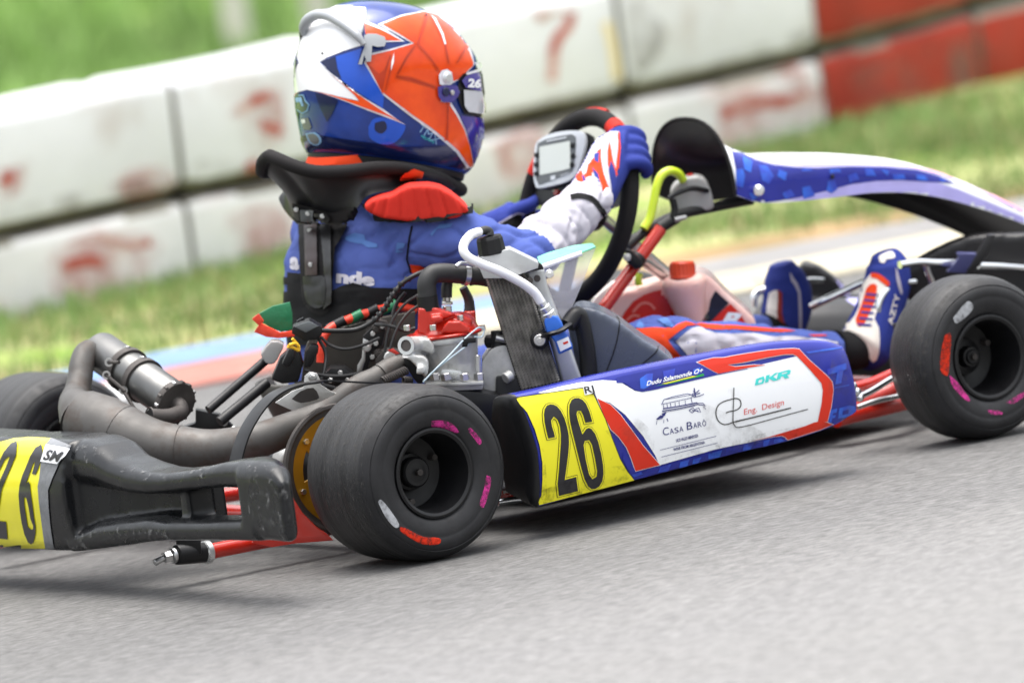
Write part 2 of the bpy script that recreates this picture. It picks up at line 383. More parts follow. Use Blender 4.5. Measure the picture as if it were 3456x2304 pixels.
def grime(name, col, scale, lo, hi, amax):
    m = mat(name, col, .8, spec=.2); nt = m.node_tree; tc = nt.nodes.new('ShaderNodeTexCoord'); n = nt.nodes.new('ShaderNodeTexNoise'); n.inputs['Scale'].default_value = scale; n.inputs['Detail'].default_value = 9; n.inputs['Roughness'].default_value = .72
    nt.links.new(tc.outputs['Object'], n.inputs['Vector']); r = nt.nodes.new('ShaderNodeMapRange'); nt.links.new(n.outputs['Fac'], r.inputs[0]); r.inputs[1].default_value = lo; r.inputs[2].default_value = hi; r.inputs[3].default_value = 0; r.inputs[4].default_value = amax
    nt.links.new(r.outputs[0], nt.nodes['Principled BSDF'].inputs['Alpha']); return m
M['grime'] = grime('road_grime', srgb(92, 84, 70), 30, .47, .68, .26)
M['rubberdust'] = grime('rubber_dust', srgb(34, 33, 32), 46, .5, .66, .42)
M['scuff'] = grime('pale_scuff', srgb(150, 150, 150), 70, .55, .68, .5)
M['redsmear'] = grime('faded_red_paint', srgb(176, 72, 56), 9, .40, .68, .5)
M['blocksoot'] = grime('grey_grime', srgb(120, 112, 100), 5, .44, .72, .6)
M['tyredust'] = grime('tyre_graining', srgb(86, 84, 82), 120, .5, .66, .5)
M['pinkchalk'] = grime('pink_crayon', srgb(206, 60, 144), 85, .36, .62, .95)
M['redchalk'] = grime('red_crayon', srgb(206, 50, 26), 85, .32, .58, .95)
M['whitesticker'] = grime('worn_sticker', srgb(186, 188, 192), 60, .25, .55, .9)
# ================================================================ the setting
import numpy as np
rng = np.random.default_rng(5)
def sheet(name, x0, x1, y0, y1, z, m, nx=1, ny=1, hf=None):
    V = [(x0+(x1-x0)*i/nx, y0+(y1-y0)*j/ny, z) for i in range(nx+1) for j in range(ny+1)]
    if hf: V = [(a, b, c+hf(a, b)) for a, b, c in V]
    Fc = [(i*(ny+1)+j, (i+1)*(ny+1)+j, (i+1)*(ny+1)+j+1, i*(ny+1)+j+1) for i in range(nx) for j in range(ny)]
    me = bpy.data.meshes.new(name); me.from_pydata(V, [], Fc); me.polygons.foreach_set('use_smooth', [True]*len(me.polygons))
    return tag(link(name, me, m), kind='structure')
# worn pale asphalt, grain drawn out along the driving line
def asphalt():
    m = bpy.data.materials.new('worn_asphalt'); m.use_nodes = True; nt = m.node_tree; b = nt.nodes['Principled BSDF']; b.inputs['Roughness'].default_value = .8
    b.inputs['Specular IOR Level'].default_value = .3
    tc = nt.nodes.new('ShaderNodeTexCoord')
    def nz(sc, scale, det, r=.6):
        mp = nt.nodes.new('ShaderNodeMapping'); mp.inputs['Scale'].default_value = sc; mp.inputs['Rotation'].default_value = (0, 0, radians(-4)); nt.links.new(tc.outputs['Object'], mp.inputs[0])
        n = nt.nodes.new('ShaderNodeTexNoise'); n.inputs['Scale'].default_value = scale; n.inputs['Detail'].default_value = det; n.inputs['Roughness'].default_value = r
        nt.links.new(mp.outputs[0], n.inputs['Vector']); return n.outputs['Fac']
    def ramp(fac, a, b_, c0, c1):
        r = nt.nodes.new('ShaderNodeValToRGB'); r.color_ramp.elements[0].position = a; r.color_ramp.elements[1].position = b_
        r.color_ramp.elements[0].color = (*c0, 1); r.color_ramp.elements[1].color = (*c1, 1); nt.links.new(fac, r.inputs[0]); return r.outputs[0]
    def mix(f, a, b_, mode='MULTIPLY', fac=1):
        x = nt.nodes.new('ShaderNodeMix'); x.data_type = 'RGBA'; x.blend_type = mode; x.inputs['Factor'].default_value = fac
        nt.links.new(a, x.inputs['A']); nt.links.new(b_, x.inputs['B']); return x.outputs['Result']
    grain = ramp(nz((.13, 1, 1), 230, 4, .75), .36, .66, (.062, .061, .06), (.27, .266, .262))
    coarse = ramp(nz((.16, 1, 1), 60, 4, .7), .3, .72, (.8, .8, .8), (1.12, 1.12, 1.12))
    patch = ramp(nz((.35, 1, 1), 1.3, 4), .3, .7, (.93, .93, .94), (1.05, 1.045, 1.03))
    # base colour is darker under and beyond the kart, paler off its right side
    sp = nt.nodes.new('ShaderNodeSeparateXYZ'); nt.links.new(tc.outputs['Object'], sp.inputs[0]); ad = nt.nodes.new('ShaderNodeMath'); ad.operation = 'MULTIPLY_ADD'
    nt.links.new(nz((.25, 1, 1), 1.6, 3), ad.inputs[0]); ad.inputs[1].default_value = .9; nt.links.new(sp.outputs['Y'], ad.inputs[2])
    ytone = nt.nodes.new('ShaderNodeMapRange'); nt.links.new(ad.outputs[0], ytone.inputs[0]); ytone.inputs[1].default_value = -1.55; ytone.inputs[2].default_value = -.35; ytone.inputs[3].default_value = 1.12; ytone.inputs[4].default_value = .74; ytone.interpolation_type = 'SMOOTHSTEP'
    cb_ = nt.nodes.new('ShaderNodeCombineColor'); [nt.links.new(ytone.outputs[0], cb_.inputs[k]) for k in range(3)]
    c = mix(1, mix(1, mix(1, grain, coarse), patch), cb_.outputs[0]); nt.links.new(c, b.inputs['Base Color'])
    bp = nt.nodes.new('ShaderNodeBump'); bp.inputs['Strength'].default_value = .7; bp.inputs['Distance'].default_value = .0025
    nt.links.new(nz((.3, 1, 1), 110, 4, .7), bp.inputs['Height']); nt.links.new(bp.outputs[0], b.inputs['Normal'])
    return m
m_ground = mat('grassy_soil', srgb(140, 166, 102), .95, bump=.5, bscale=14, col2=srgb(140, 164, 84), vscale=1.6, spec=.1)
m_verge = mat('dry_verge_soil', srgb(114, 138, 62), .95, bump=.5, bscale=30, col2=srgb(172, 160, 128), vscale=2.6, spec=.1)
m_dirt = mat('bare_dirt', srgb(152, 128, 96), .95, bump=.6, bscale=40, col2=srgb(120, 106, 76), vscale=5, spec=.1)
sheet('ground', -300, 400, -300, 500, -.03, m_ground)
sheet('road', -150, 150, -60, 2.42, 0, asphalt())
sheet('grass_verge', -20, 40, 2.43, 6.2, .004, m_verge, 120, 30, lambda x, y: .02*mnoise.noise(Vector((x*1.7, y*1.7, 0)))*min(1, max(0, (y-2.7)*3)))
sheet('dirt_strip', -20, 40, 2.5, 3.1, .010, m_dirt, 240, 3, lambda x, y: (.012*mnoise.noise(Vector((x*4, y*4, 3))) if y < 3.05 else -.03))
# kerb: low ramp, painted in two rows of panels
kerb = tag(empty('kerb', (0, 2.4, 0)), kind='structure')
def paint(name, c, c2): return mat(name, c, .6, bump=.15, bscale=60, var=.1, vscale=6, wear=(c2, 7, .55, .7))
m_kb = paint('kerb_blue', srgb(100, 128, 164), srgb(132, 140, 150)); m_kw = paint('kerb_white', srgb(182, 182, 182), srgb(132, 129, 124))
m_kr = paint('kerb_red', srgb(156, 98, 86), srgb(150, 132, 124)); m_kg = paint('kerb_concrete', srgb(122, 120, 119), srgb(106, 103, 100)); m_ky = paint('kerb_cream', srgb(172, 164, 142), srgb(142, 136, 126))
def koff(x): t = max(0, min(1, (x-1.8)/.8)); return .10-.24*t*t*(3-2*t)       # the kerb follows the bend
def kz(y): return .018+.008*max(0, (y-2.2)/.5)
def kerb_panel(x0, x1, ya, yb, m):
    ys = [ya+.004+(yb-ya-.008)*i/5 for i in range(6)]; sec = []
    for k in range(5):
        x = x0+.004+(x1-x0-.008)*k/4; o_ = koff(x); sec.append([Vector((x, y+o_, kz(y)-(.012 if y == ys[0] and ya < 2.4 else 0))) for y in ys]+[Vector((x, ys[-1]+o_, -.02)), Vector((x, ys[0]+o_, -.02))])
    o = mesh('painted_panel', [g_loft(sec)], m, None, True, angle=30); o.parent = kerb; o.matrix_parent_inverse = Matrix.Translation((0, -2.4, 0))
for i in range(-16, 40):
    x = i*.62
    outer = m_kb if x < 2.15 else m_kg
    inner = (m_kr, m_kw)[i % 2] if x < 1.7 else (m_ky if x < 2.7 else m_kw)
    kerb_panel(x, x+.62, 2.45, 2.7, outer); kerb_panel(x, x+.62, 2.22, 2.45, inner)
# ---------------------------------------------------------------- grass
def grass(name, n, xr, yr, h, cols, label, keep=None):
    x = rng.uniform(*xr, n); y = rng.uniform(*yr, n)
    if keep is not None:
        k = np.array([keep(a, b) for a, b in zip(x, y)]); x, y = x[k], y[k]; n = len(x)
    hh = rng.uniform(*h, n); an = rng.uniform(0, 2*pi, n); w = hh*.11; le = rng.normal(0, .35, (n, 2))*hh[:, None]
    V = np.zeros((n*3, 3), np.float32)
    V[0::3] = np.stack([x-w*np.cos(an), y-w*np.sin(an), np.full(n, -.01)], 1); V[1::3] = np.stack([x+w*np.cos(an), y+w*np.sin(an), np.full(n, -.01)], 1)
    V[2::3] = np.stack([x+le[:, 0], y+le[:, 1], hh], 1)
    me = bpy.data.meshes.new(name); me.vertices.add(n*3); me.vertices.foreach_set('co', V.ravel()); me.loops.add(n*3); me.loops.foreach_set('vertex_index', np.arange(n*3))
    me.polygons.add(n); me.polygons.foreach_set('loop_start', np.arange(0, n*3, 3)); me.polygons.foreach_set('loop_total', np.full(n, 3)); 
    for c in cols: me.materials.append(c)
    me.polygons.foreach_set('material_index', rng.integers(0, len(cols), n)); me.update(); me.validate()
    return tag(link(name, me), label, 'grass', kind='stuff')
gm = [mat('grass_green', srgb(116, 140, 86), .85, var=.3, vscale=1.2, spec=.15), mat('grass_fresh', srgb(134, 158, 98), .85, var=.25, vscale=1.5, spec=.15), mat('grass_dry', srgb(166, 156, 120), .9, var=.25, vscale=2, spec=.1), mat('grass_dark', srgb(102, 126, 72), .85, var=.3, vscale=1.2, spec=.15), mat('grass_pale', srgb(154, 184, 114), .85, var=.2, vscale=1.2, spec=.15)]
def tuft(x, y):
    ye = 2.74+koff(x); d = (mnoise.noise(Vector((x*1.3, y*1.9, 1)))*1.1+.42 + (y-3.3)*.3-.5*max(0, 1-(y-ye)/.25)) if y > ye else -1; return random.random() < d
grass('verge_grass', 130000, (-1, 8), (2.58, 4.9), (.012, .05), [gm[0], gm[1], gm[2], gm[3], gm[0]], 'short patchy grass between painted kerb and block barrier', tuft)
grass('barrier_foot_grass', 22000, (-1, 8), (3.7, 4.7), (.02, .06), [gm[0], gm[3], gm[1]], 'taller green grass growing along the foot of the barrier', lambda x, y: abs(y-(3.98+.265*(x-1.9)/1.0*.99)) < .05+.1*abs(mnoise.noise(Vector((x*3, 0, 7)))))
grass('field_grass', 120000, (0, 16), (5.2, 22), (.04, .12), [gm[1], gm[4], gm[4], gm[0]], 'bright green field grass behind the barrier')
# ---------------------------------------------------------------- barrier of painted blocks, two courses
m_bw = mat('white_block_paint', srgb(212, 213, 217), .7, bump=.4, bscale=7, var=.06, vscale=3, wear=(srgb(176, 166, 160), 3.4, .54, .6), spec=.25)
m_bw2 = mat('stained_white_block_paint', srgb(208, 207, 208), .7, bump=.4, bscale=7, var=.08, vscale=3, wear=(srgb(184, 128, 110), 4.6, .53, .6), spec=.25)
m_br = mat('red_block_paint', srgb(150, 48, 34), .65, bump=.4, bscale=7, var=.15, vscale=4, wear=(srgb(132, 62, 52), 5, .56, .6), spec=.25)
m_joint = mat('joint_moss', srgb(122, 118, 106), .9, bump=.4, bscale=20, var=.3, vscale=9)
m_smear = mat('red_paint_smear', srgb(176, 84, 70), .7, var=.2, vscale=9, wear=(srgb(208, 196, 190), 16, .47, .9))
m_yel = mat('yellow_stain', srgb(224, 206, 158), .8, wear=(srgb(224, 222, 214), 8, .5, .8))
jb = [(-640, 1250), (0, 1099), (676, 944), (1420, 773), (2165, 600), (2815, 447), (3335, 291), (3800, 150)]
jp = [at(p, z=0) for p in jb]; jp[0] = jp[1]+(jp[1]-jp[2]); jp = [jp[1]+(jp[1]-jp[2])*.12] + jp[2:]
jp = [jp[0]+(jp[0]-jp[1])*1.0] + jp
H1, H2 = .172, .425
def block(name, a, b, z0, z1, m, label, depth=.3, seed=0):
    d = (b-a); Ln = d.length; d.normalize(); n = Vector((-d.y, d.x, 0)); r = .03; rs = random.Random(seed)
    g = .008; secs = []; nx = 14
    prof = []
    for cx, cz, a0 in ((depth-r, z1-r, 0), (r, z1-r, 90), (r, z0+r, 180), (depth-r, z0+r, 270)):
        for k in range(5):
            w = radians(a0+90*k/4); prof.append((cx+r*cos(w), cz+r*sin(w)))
    sag = rs.uniform(.0, .008)
    for i in range(nx+1):
        t = i/nx; e = min(t, 1-t)*Ln; sc = 1-.07*max(0, 1-e/.05)**2.2; s = []
        for (py, pz) in prof:
            q = a+d*(g+(Ln-2*g)*t)+n*((py-depth/2)*sc+depth/2); zc = (z0+z1)/2+(pz-(z0+z1)/2)*sc-sag*sin(pi*t)*(pz > z0+.05)
            q = Vector((q.x, q.y, zc)); nn = mnoise.noise(q*4+Vector((seed, 0, 0)))*.009; s.append(q+n*nn)
        secs.append(s)
    o = mesh(name, [g_loft(secs)], [m, m_joint], None, True, angle=50)
    for f in o.data.polygons:                             # soil and moss caught in the joints
        nz_ = f.normal.z
        if abs(f.normal.dot(d)) > .35 or (z0 > .05 and nz_ < -.35) or (z0 < .05 and nz_ > .55 and z1 < .3): f.material_index = 1
    return tag(o, label, 'barrier block', 'painted blocks of the two-course barrier')
cap_w = [None, 'large clean white upper block at the far left of the barrier', 'white upper block with small red smears between far left block and helmet', 'white upper block with big red painted numeral 7 right of helmet', 'clean white upper block immediately left of the red blocks', 'red painted upper block above the long red lower block', 'red upper block at the right edge of the photo']
cap_l = [None, 'white lower block with red stains at the far left above the grass', 'cream stained lower block behind the neck brace', 'white lower block behind the steering wheel', 'white lower block with reddish smears left of the red blocks', 'long red lower block with dark scuffs above the front panel', 'dark red lower block at the right edge of the photo']
BL = []
for i in range(1, len(jp)-1):
    red = i >= 5
    up_ = block('barrier_block', jp[i], jp[i+1], H1+.010, H2, m_br if red else m_bw, cap_w[i], seed=i)
    lo_ = block('barrier_block', jp[i], jp[i+1], -.02, H1, m_br if red else m_bw2, cap_l[i], seed=i+20); BL += [up_, lo_]
tb = bvh(*BL)
def smear_on(idx, *a, **k):
    o = decal('paint_mark', *a, **k)
    if o: o.parent = BL[idx]
    return o
smear_on(4, [strip(L, [(372, 78), (420, 52), (500, 30), (512, 60), (500, 110), (462, 150), (442, 205), (440, 260), (432, 330)], 34, 4)], tb, m_smear, None, .0012, 24)
smear_on(4, [strip(L, [(655, 90), (680, 190), (700, 330)], 30, 4)], tb, m_yel, None, .0012, 24)
smear_on(2, [strip(K, [(900, 425), (960, 380), (1020, 350)], 30, 3)], tb, m_smear, None, .0012, 24)
smear_on(2, [strip(K, [(985, 470), (1040, 490), (1060, 500)], 34, 3)], tb, m_smear, None, .0012, 24)
smear_on(2, [strip(K, [(930, 635), (970, 620)], 26, 3)], tb, m_smear, None, .0012, 24)
smear_on(1, [strip(K, [(230, 1010), (330, 985), (390, 1000)], 40, 3)], tb, m_smear, None, .0012, 24)
smear_on(1, [strip(K, [(380, 900), (470, 925), (570, 915)], 30, 3)], tb, m_smear, None, .0012, 24)
smear_on(0, [strip(K, [(0, 700), (50, 655)], 30, 3)], tb, m_smear, None, .0012, 24)
smear_on(7, [strip(L, [(1110, 470), (1250, 420), (1400, 410), (1480, 380)], 40, 4)], tb, m_smear, None, .0012, 24)
def patch(idx, view, pts, m): smear_on(idx, [vw(view, pts)], tb, M[m], None, .0016+.0004*(len(pts) % 3), 24, sm=3)
for idx, view, pts in ((2, K, [(860, 440), (930, 360), (1060, 340), (1070, 420), (1090, 520), (1010, 560), (960, 480)]), (2, K, [(900, 640), (960, 590), (1060, 610), (1040, 680), (930, 690)]), (1, K, [(180, 960), (330, 880), (560, 880), (600, 960), (480, 1080), (300, 1130), (150, 1080)]), (0, K, [(0, 640), (90, 630), (80, 720), (0, 760)]), (3, K, [(850, 820), (960, 770), (1080, 800), (1090, 950), (980, 1000), (870, 950)]), (7, L, [(1050, 500), (1150, 400), (1350, 360), (1540, 350), (1580, 450), (1400, 500), (1200, 560)]), (5, L, [(180, 600), (330, 520), (420, 560), (400, 680), (250, 720)]), (7, L, [(1330, 300), (1420, 250), (1480, 330), (1400, 360)]), (0, K, [(380, 720), (500, 640), (640, 640), (640, 740), (480, 790)])):
    patch(idx, view, pts, 'redsmear')
for idx, view, pts in ((0, K, [(0, 800), (300, 720), (640, 660), (660, 760), (300, 840), (0, 900)]), (2, K, [(720, 720), (760, 600), (1080, 640), (1090, 700), (900, 730)]), (4, L, [(200, 460), (500, 380), (740, 300), (760, 340), (500, 420), (200, 500)]), (6, L, [(800, 320), (1100, 240), (1480, 120), (1500, 160), (1100, 270), (800, 330)]), (9, L, [(1640, 300), (1900, 200), (2180, 150), (2180, 330), (1900, 420), (1660, 470)]), (8, L, [(1540, 120), (1800, 60), (2100, 0), (2140, 20), (1800, 100), (1560, 150)]), (6, L, [(720, 20), (800, 0), (900, 150), (780, 300)])):
    patch(idx, view, pts, 'blocksoot')
# ---------------------------------------------------------------- two whitewashed trees beyond the barrier
m_bark = mat('whitewashed_bark', srgb(222, 216, 208), .9, bump=.6, bscale=18, var=.1, wear=(srgb(150, 110, 92), 5, .5, .8))
m_bark2 = mat('bare_bark', srgb(128, 100, 86), .95, bump=.8, bscale=18, var=.3)
leafm = [mat('leaf_dark', srgb(64, 96, 36), .7, var=.3, vscale=3, spec=.3), mat('leaf_light', srgb(100, 136, 50), .7, var=.3, vscale=3, spec=.3)]
def tree(base, rad, lean, label, whitetop, seed):
    t = tag(empty('tree', base), label, 'tree', 'trees standing in the field'); rs = random.Random(seed)
    b = Vector(base); P = [Vector((0, 0, -.1)), Vector((lean*.1, 0, .4)), Vector((lean*.5, .05, 1.2)), Vector((lean, .1, 2.4)), Vector((lean*1.4, .1, 3.4))]
    n = 14; V1 = g_tube(P[:2]+[P[1]+Vector((lean*.1, 0, whitetop-.4))], [rad*1.25, rad, rad*.96], n, 5)
    lo = mesh('trunk', [V1], m_bark, t); top = P[1]+Vector((lean*.1, 0, whitetop-.4))
    limbs = [g_tube([top-Vector((0, 0, .02)), top+Vector((lean*.3, .05, .7)), Vector((lean, .1, 2.6)), Vector((lean*1.2, .1, 3.6))], [rad*.95, rad*.8, rad*.6, rad*.25], n, 5)]
    tips = []
    for k in range(9):
        w = rs.uniform(0, 2*pi); h = rs.uniform(1.7, 2.8); s = Vector((lean*h/2.6, .1, h)); e = s+Vector((cos(w)*rs.uniform(.6, 1.2), sin(w)*rs.uniform(.6, 1.2), rs.uniform(.4, 1)))
        limbs.append(g_tube([s, (s+e)/2+Vector((0, 0, -.1)), e], [rad*.35, rad*.22, rad*.06], 8, 4)); tips.append(e)
    mesh('limbs', limbs, m_bark2, t)
    n = 5000; V = np.zeros((n*3, 3), np.float32); tp = [tips[rs.randrange(len(tips))] for _ in range(n)]
    c = np.array([tuple(p) for p in tp])+rng.normal(0, .28, (n, 3)); a = rng.normal(0, 1, (n, 3)); a /= np.linalg.norm(a, axis=1)[:, None]; b2 = np.cross(a, rng.normal(0, 1, (n, 3))); b2 /= np.linalg.norm(b2, axis=1)[:, None]
    V[0::3] = c-b2*.03; V[1::3] = c+b2*.03; V[2::3] = c+a*.11
    me = bpy.data.meshes.new('crown'); me.from_pydata(V.tolist(), [], np.arange(n*3).reshape(n, 3).tolist())
    for m in leafm: me.materials.append(m)
    me.polygons.foreach_set('material_index', rng.integers(0, 2, n)); link('crown', me, None, t)
    return t
tree(tuple(at((812, 196), z=0)+Vector((0, 0, 0))), .031, -.0, 'slim tree with whitewashed trunk in the field left of the helmet', .17, 3)
tree(tuple(at((1080, 120), z=0)), .03, .05, 'dark slim tree trunk in the field just behind the helmet', .05, 9)
# ================================================================ the kart
kart = tag(empty('racing_kart', (0, 0, 0)), 'red framed racing kart with blue and white number 26 side panel and slick tyres', 'kart')
# ---------------------------------------------------------------- wheels
def wheel(name, cx, y_out, y_in, R, rim_r, label=None):
    """y_out is the face away from the kart; returns the wheel with tyre and rim"""
    w = empty(name, (0, 0, 0), kart)
    if label: w['label'] = label
    s = 1 if y_in > y_out else -1; Wd = abs(y_in-y_out); o = (cx, y_out, R); ax = (0, s, 0)
    side = [(rim_r+.001, .012), (rim_r+.006, .007), (rim_r+.016, .003), (rim_r+.028, .0005), (rim_r+.030, .0012), (rim_r+.032, .0004), (R*.80, .0), (R*.865, .003), (R*.873, .0045), (R*.882, .0036), (R*.93, .0095), (R*.965, .019), (R*.986, .030)]
    tread = [(R*.986+(R*.014)*min(1, 4*t*(1-t)*2.2)+.00035*sin(i*2.1), .030+(Wd-.06)*t) for i, t in enumerate([k/24 for k in range(1, 24)])]
    prof = side+tread+[(r, Wd-h) for r, h in side[::-1]]
    me_side = mesh('tyre', [g_lathe(prof, o, ax, 96, (1, 0, 0))], [M['rubber'], M['tread']], w, True, angle=60)
    for p in me_side.data.polygons:
        c = p.center; h = abs(c.y-y_out)
        if .022 < h < Wd-.022: p.material_index = 1
    rp = [(rim_r-.001, .0185), (rim_r+.001, .012), (rim_r+.0005, .0075), (rim_r-.003, .0065), (rim_r-.0075, .009), (rim_r-.0085, .014), (rim_r-.012, .03), (rim_r-.014, .085), (.030, .092), (.029, .078), (.018, .076), (.016, .06), (0, .058)]
    rp2 = [(rim_r-.001, Wd-.0185), (rim_r+.001, Wd-.012), (rim_r-.003, Wd-.0065), (rim_r-.008, Wd-.01), (rim_r-.011, Wd-.03), (.03, max(.1, Wd-.05)), (.0, max(.1, Wd-.05))]
    mesh('rim', [g_lathe(rp, o, ax, 64, (1, 0, 0)), g_lathe(rp2, o, ax, 64, (1, 0, 0))], M['black'], w, True, angle=30)
    c0 = Vector(o); A_ = Vector(ax)
    for k in range(3):
        a = radians(20+120*k); p = c0+Vector((cos(a)*.047, 0, sin(a)*.047))
        mesh('hub_nut', [g_cyl(p+A_*.072, p+A_*.088, .0055, 6)], M['sooty'], w, False)
    mesh('axle_end', [g_cyl(c0+A_*.05, c0+A_*.072, .0055, 16)], M['sooty'], w)
    return w, me_side
rr, rr_t = wheel('rear_wheel', 0, -.66, -.47, .14, .071)
rl, rl_t = wheel('rear_wheel', 0, .66, .47, .14, .071)
fr, fr_t = wheel('front_wheel', 1.132, -.585, -.46, .1345, .0695)
fl, fl_t = wheel('front_wheel', 1.132, .585, .46, .1345, .0695)
tt = bvh(rr_t)
for pts, m in (([(1245, 380), (1330, 375), (1400, 400), (1450, 455), (1438, 470), (1380, 452), (1320, 440), (1250, 430)], 'pinkchalk'), ([(1540, 430), (1590, 480), (1625, 535), (1605, 560), (1565, 510), (1520, 450)], 'pinkchalk'),
               ([(1660, 790), (1695, 810), (1685, 900), (1640, 1035), (1610, 1000), (1640, 900)], 'pinkchalk'), ([(840, 990), (865, 975), (930, 1050), (1000, 1160), (970, 1185), (900, 1110)], 'whitesticker'),
               ([(1010, 1180), (1060, 1195), (1180, 1255), (1305, 1265), (1300, 1310), (1180, 1310), (1080, 1260), (1010, 1210)], 'redchalk')):
    decal('tyre_mark' if 'chalk' in m else 'tyre_sticker', [vw(J, pts)], tt, M[m], rr, .0006, 10, sm=3)
tt = bvh(fr_t)
for pts, m in (([(1600, 630), (1690, 525), (1730, 545), (1720, 590), (1640, 660), (1612, 662)], 'whitesticker'), ([(1545, 745), (1585, 740), (1580, 860), (1568, 1000), (1545, 1010), (1515, 970), (1522, 850)], 'redchalk'),
               ([(1575, 1010), (1620, 1050), (1708, 1165), (1685, 1177), (1600, 1090)], 'pinkchalk'), ([(1950, 1192), (2070, 1120), (2070, 1150), (2000, 1198)], 'pinkchalk'), ([(1825, 1240), (1915, 1250), (1920, 1272), (1850, 1268)], 'pinkchalk')):
    decal('tyre_mark' if 'chalk' in m else 'tyre_sticker', [vw(H, pts)], tt, M[m], fr, .0006, 10, sm=3)
tt = bvh(rr_t); decal('rubber_pickup', [vw(J, [(420, 300), (700, 200), (1000, 150), (1300, 160), (1000, 260), (800, 420), (720, 700), (760, 1000), (900, 1250), (700, 1250), (420, 1000), (330, 700)])], tt, M['tyredust'], rr, .0004, 16)
tt = bvh(fr_t); decal('rubber_pickup', [vw(H, [(1300, 520), (1500, 420), (1700, 380), (1600, 480), (1480, 650), (1420, 900), (1440, 1200), (1300, 1150), (1230, 900), (1230, 700)])], tt, M['tyredust'], fr, .0004, 16)
# ---------------------------------------------------------------- chassis
axle = mesh('rear_axle', [g_cyl((0, -.6, .14), (0, .6, .14), .0245, 24)], M['black'], kart)
for yy in (-.25, .25): mesh('axle_bearing_carrier', [g_lathe([(.026, -.02), (.046, -.02), (.05, -.015), (.05, .015), (.046, .02), (.026, .02)], (0, yy, .14), (0, 1, 0), 28)], M['alu'], axle)
mesh('wheel_hub', [g_lathe([(.026, -.05), (.034, -.05), (.036, .03), (.045, .04), (.045, .05), (.026, .05)], (0, -.43, .14), (0, -1, 0), 28)], M['gold'], axle)
rail = at(C(1300, 1400), y=-.33); zr = rail.z; rend = at(C(1215, 1415), y=-.33)
mesh('chassis_plate', [silh(C, [(1690, 1010), (1720, 1090), (1775, 1180), (1870, 1275), (1916, 1300), (1960, 1345), (1740, 1362), (1600, 1385), (1480, 1360), (1600, 1100)], -.40, .006)], M['redpaint'], kart, True, .001)
for sg in (-1, 1):
    mesh('frame_rail', [g_tube([(rend.x, sg*.33, rend.z), (-.1, sg*.33, zr), (.15, sg*.33, zr), (.35, sg*.30, .045), (.85, sg*.29, .045), (1.05, sg*.22, .05), (1.28, sg*.16, .06)], .0128, 16, 8)], M['redpaint'], kart)
    mesh('stub_axle', [g_cyl((1.132, sg*.33, .1345), (1.132, sg*.53, .1345), .012, 16), g_cyl((1.132, sg*.335, .08), (1.132, sg*.335, .19), .016, 16)], M['black'], kart)
    mesh('front_yoke', [g_tube([(1.0, sg*.26, .05), (1.1, sg*.31, .075), (1.132, sg*.335, .09)], .015, 14, 6)], M['redpaint'], kart)
mesh('cross_tube', [g_cyl((.05, -.33, zr), (.05, .33, zr), .0155, 16)], M['redpaint'], kart)
mesh('cross_tube', [g_cyl((.98, -.26, .05), (.98, .26, .05), .0155, 16)], M['redpaint'], kart)
mesh('front_cross_tube', [g_tube([(1.0, -.30, .05), (1.2, -.26, .055), (1.25, 0, .06), (1.2, .26, .055), (1.0, .30, .05)], .0155, 14, 8)], M['redpaint'], kart)
mesh('floor_tray', [g_prism([Vector(p) for p in ((.42, -.27, .03), (1.2, -.2, .036), (1.2, .2, .036), (.42, .27, .03))], Vector((0, 0, .003)))], M['black'], kart, False)
# rear bumper mount: end of the right rail with clamp and threaded bolt
e0, e1 = at(C(1215, 1415), y=-.33), at(C(1030, 1430), y=-.33)
mesh('rail_collar', [g_cyl(at(C(1235, 1412), y=-.33), at(C(1195, 1418), y=-.33), .0185, 20)], M['alulight'], kart)
mesh('bumper_clamp', [g_cyl(e0, e1, .0165, 20), silh(C, [(1035, 1340), (1180, 1340), (1185, 1420), (1040, 1440)], -.33, .02)], M['black'], kart, True, .002)
bx = [at(C(x, y), y=-.33) for x, y in ((1030, 1432), (1005, 1438), (960, 1450), (908, 1478))]
mesh('bumper_bolt', [g_cyl(bx[0], bx[1], .0125, 20), g_cyl(bx[1], bx[2], .0095, 6), g_cyl(bx[2], bx[3], .0055, 12)], M['steel'], kart, True, angle=25)
# ---------------------------------------------------------------- rear bumper, blow-moulded
def bsec(topv, botv, y, thick, r=.02, n=6, xoff=0, bulge=0):
    """one cross-section of the bumper across x/z at station y"""
    t, b = at(C(*topv), y=y), at(C(*botv), y=y); xr = min(t.x, b.x)+xoff; z1, z0 = t.z, b.z; r = min(r, (z1-z0)*.45, thick*.45); P = []
    for cx, cz, a0 in ((xr+thick-r, z1-r, 0), (xr+r, z1-r, 90), (xr+r, z0+r, 180), (xr+thick-r, z0+r, 270)):
        for k in range(n):
            w = radians(a0+90*k/(n-1)); P.append(Vector((cx+r*cos(w), y, cz+r*sin(w))))
        if a0 == 90: P += [Vector((xr-bulge*k, y, z1+(z0-z1)*q)) for q, k in ((.35, .8), (.45, 1), (.55, .95), (.7, .55))]
        if a0 == 270: P += [Vector((xr+thick, y, z0+(z1-z0)*q)) for q in (.3, .45, .55, .7)]
    return P
def ypix(u, xr): # station y whose rear face (x = xr) shows at column u of view C, row 1150
    return at(C(u, 1150), x=xr).y
XR = at(C(95, 1150), y=0).x                              # rear face; the number panel is centred on y = 0
st = lambda u, dx=0: ypix(u, XR+dx)
body = []
left = [bsec((u, tv), (u, bv), st(u), th, .03, bulge=.010*max(0, min(1, (760-u)/350))) for u, tv, bv, th in ((95, 746, 1411, .12), (160, 742, 1416, .12), (290, 746, 1424, .12), (400, 750, 1421, .12), (450, 754, 1419, .10))]
body.append(g_loft(left))
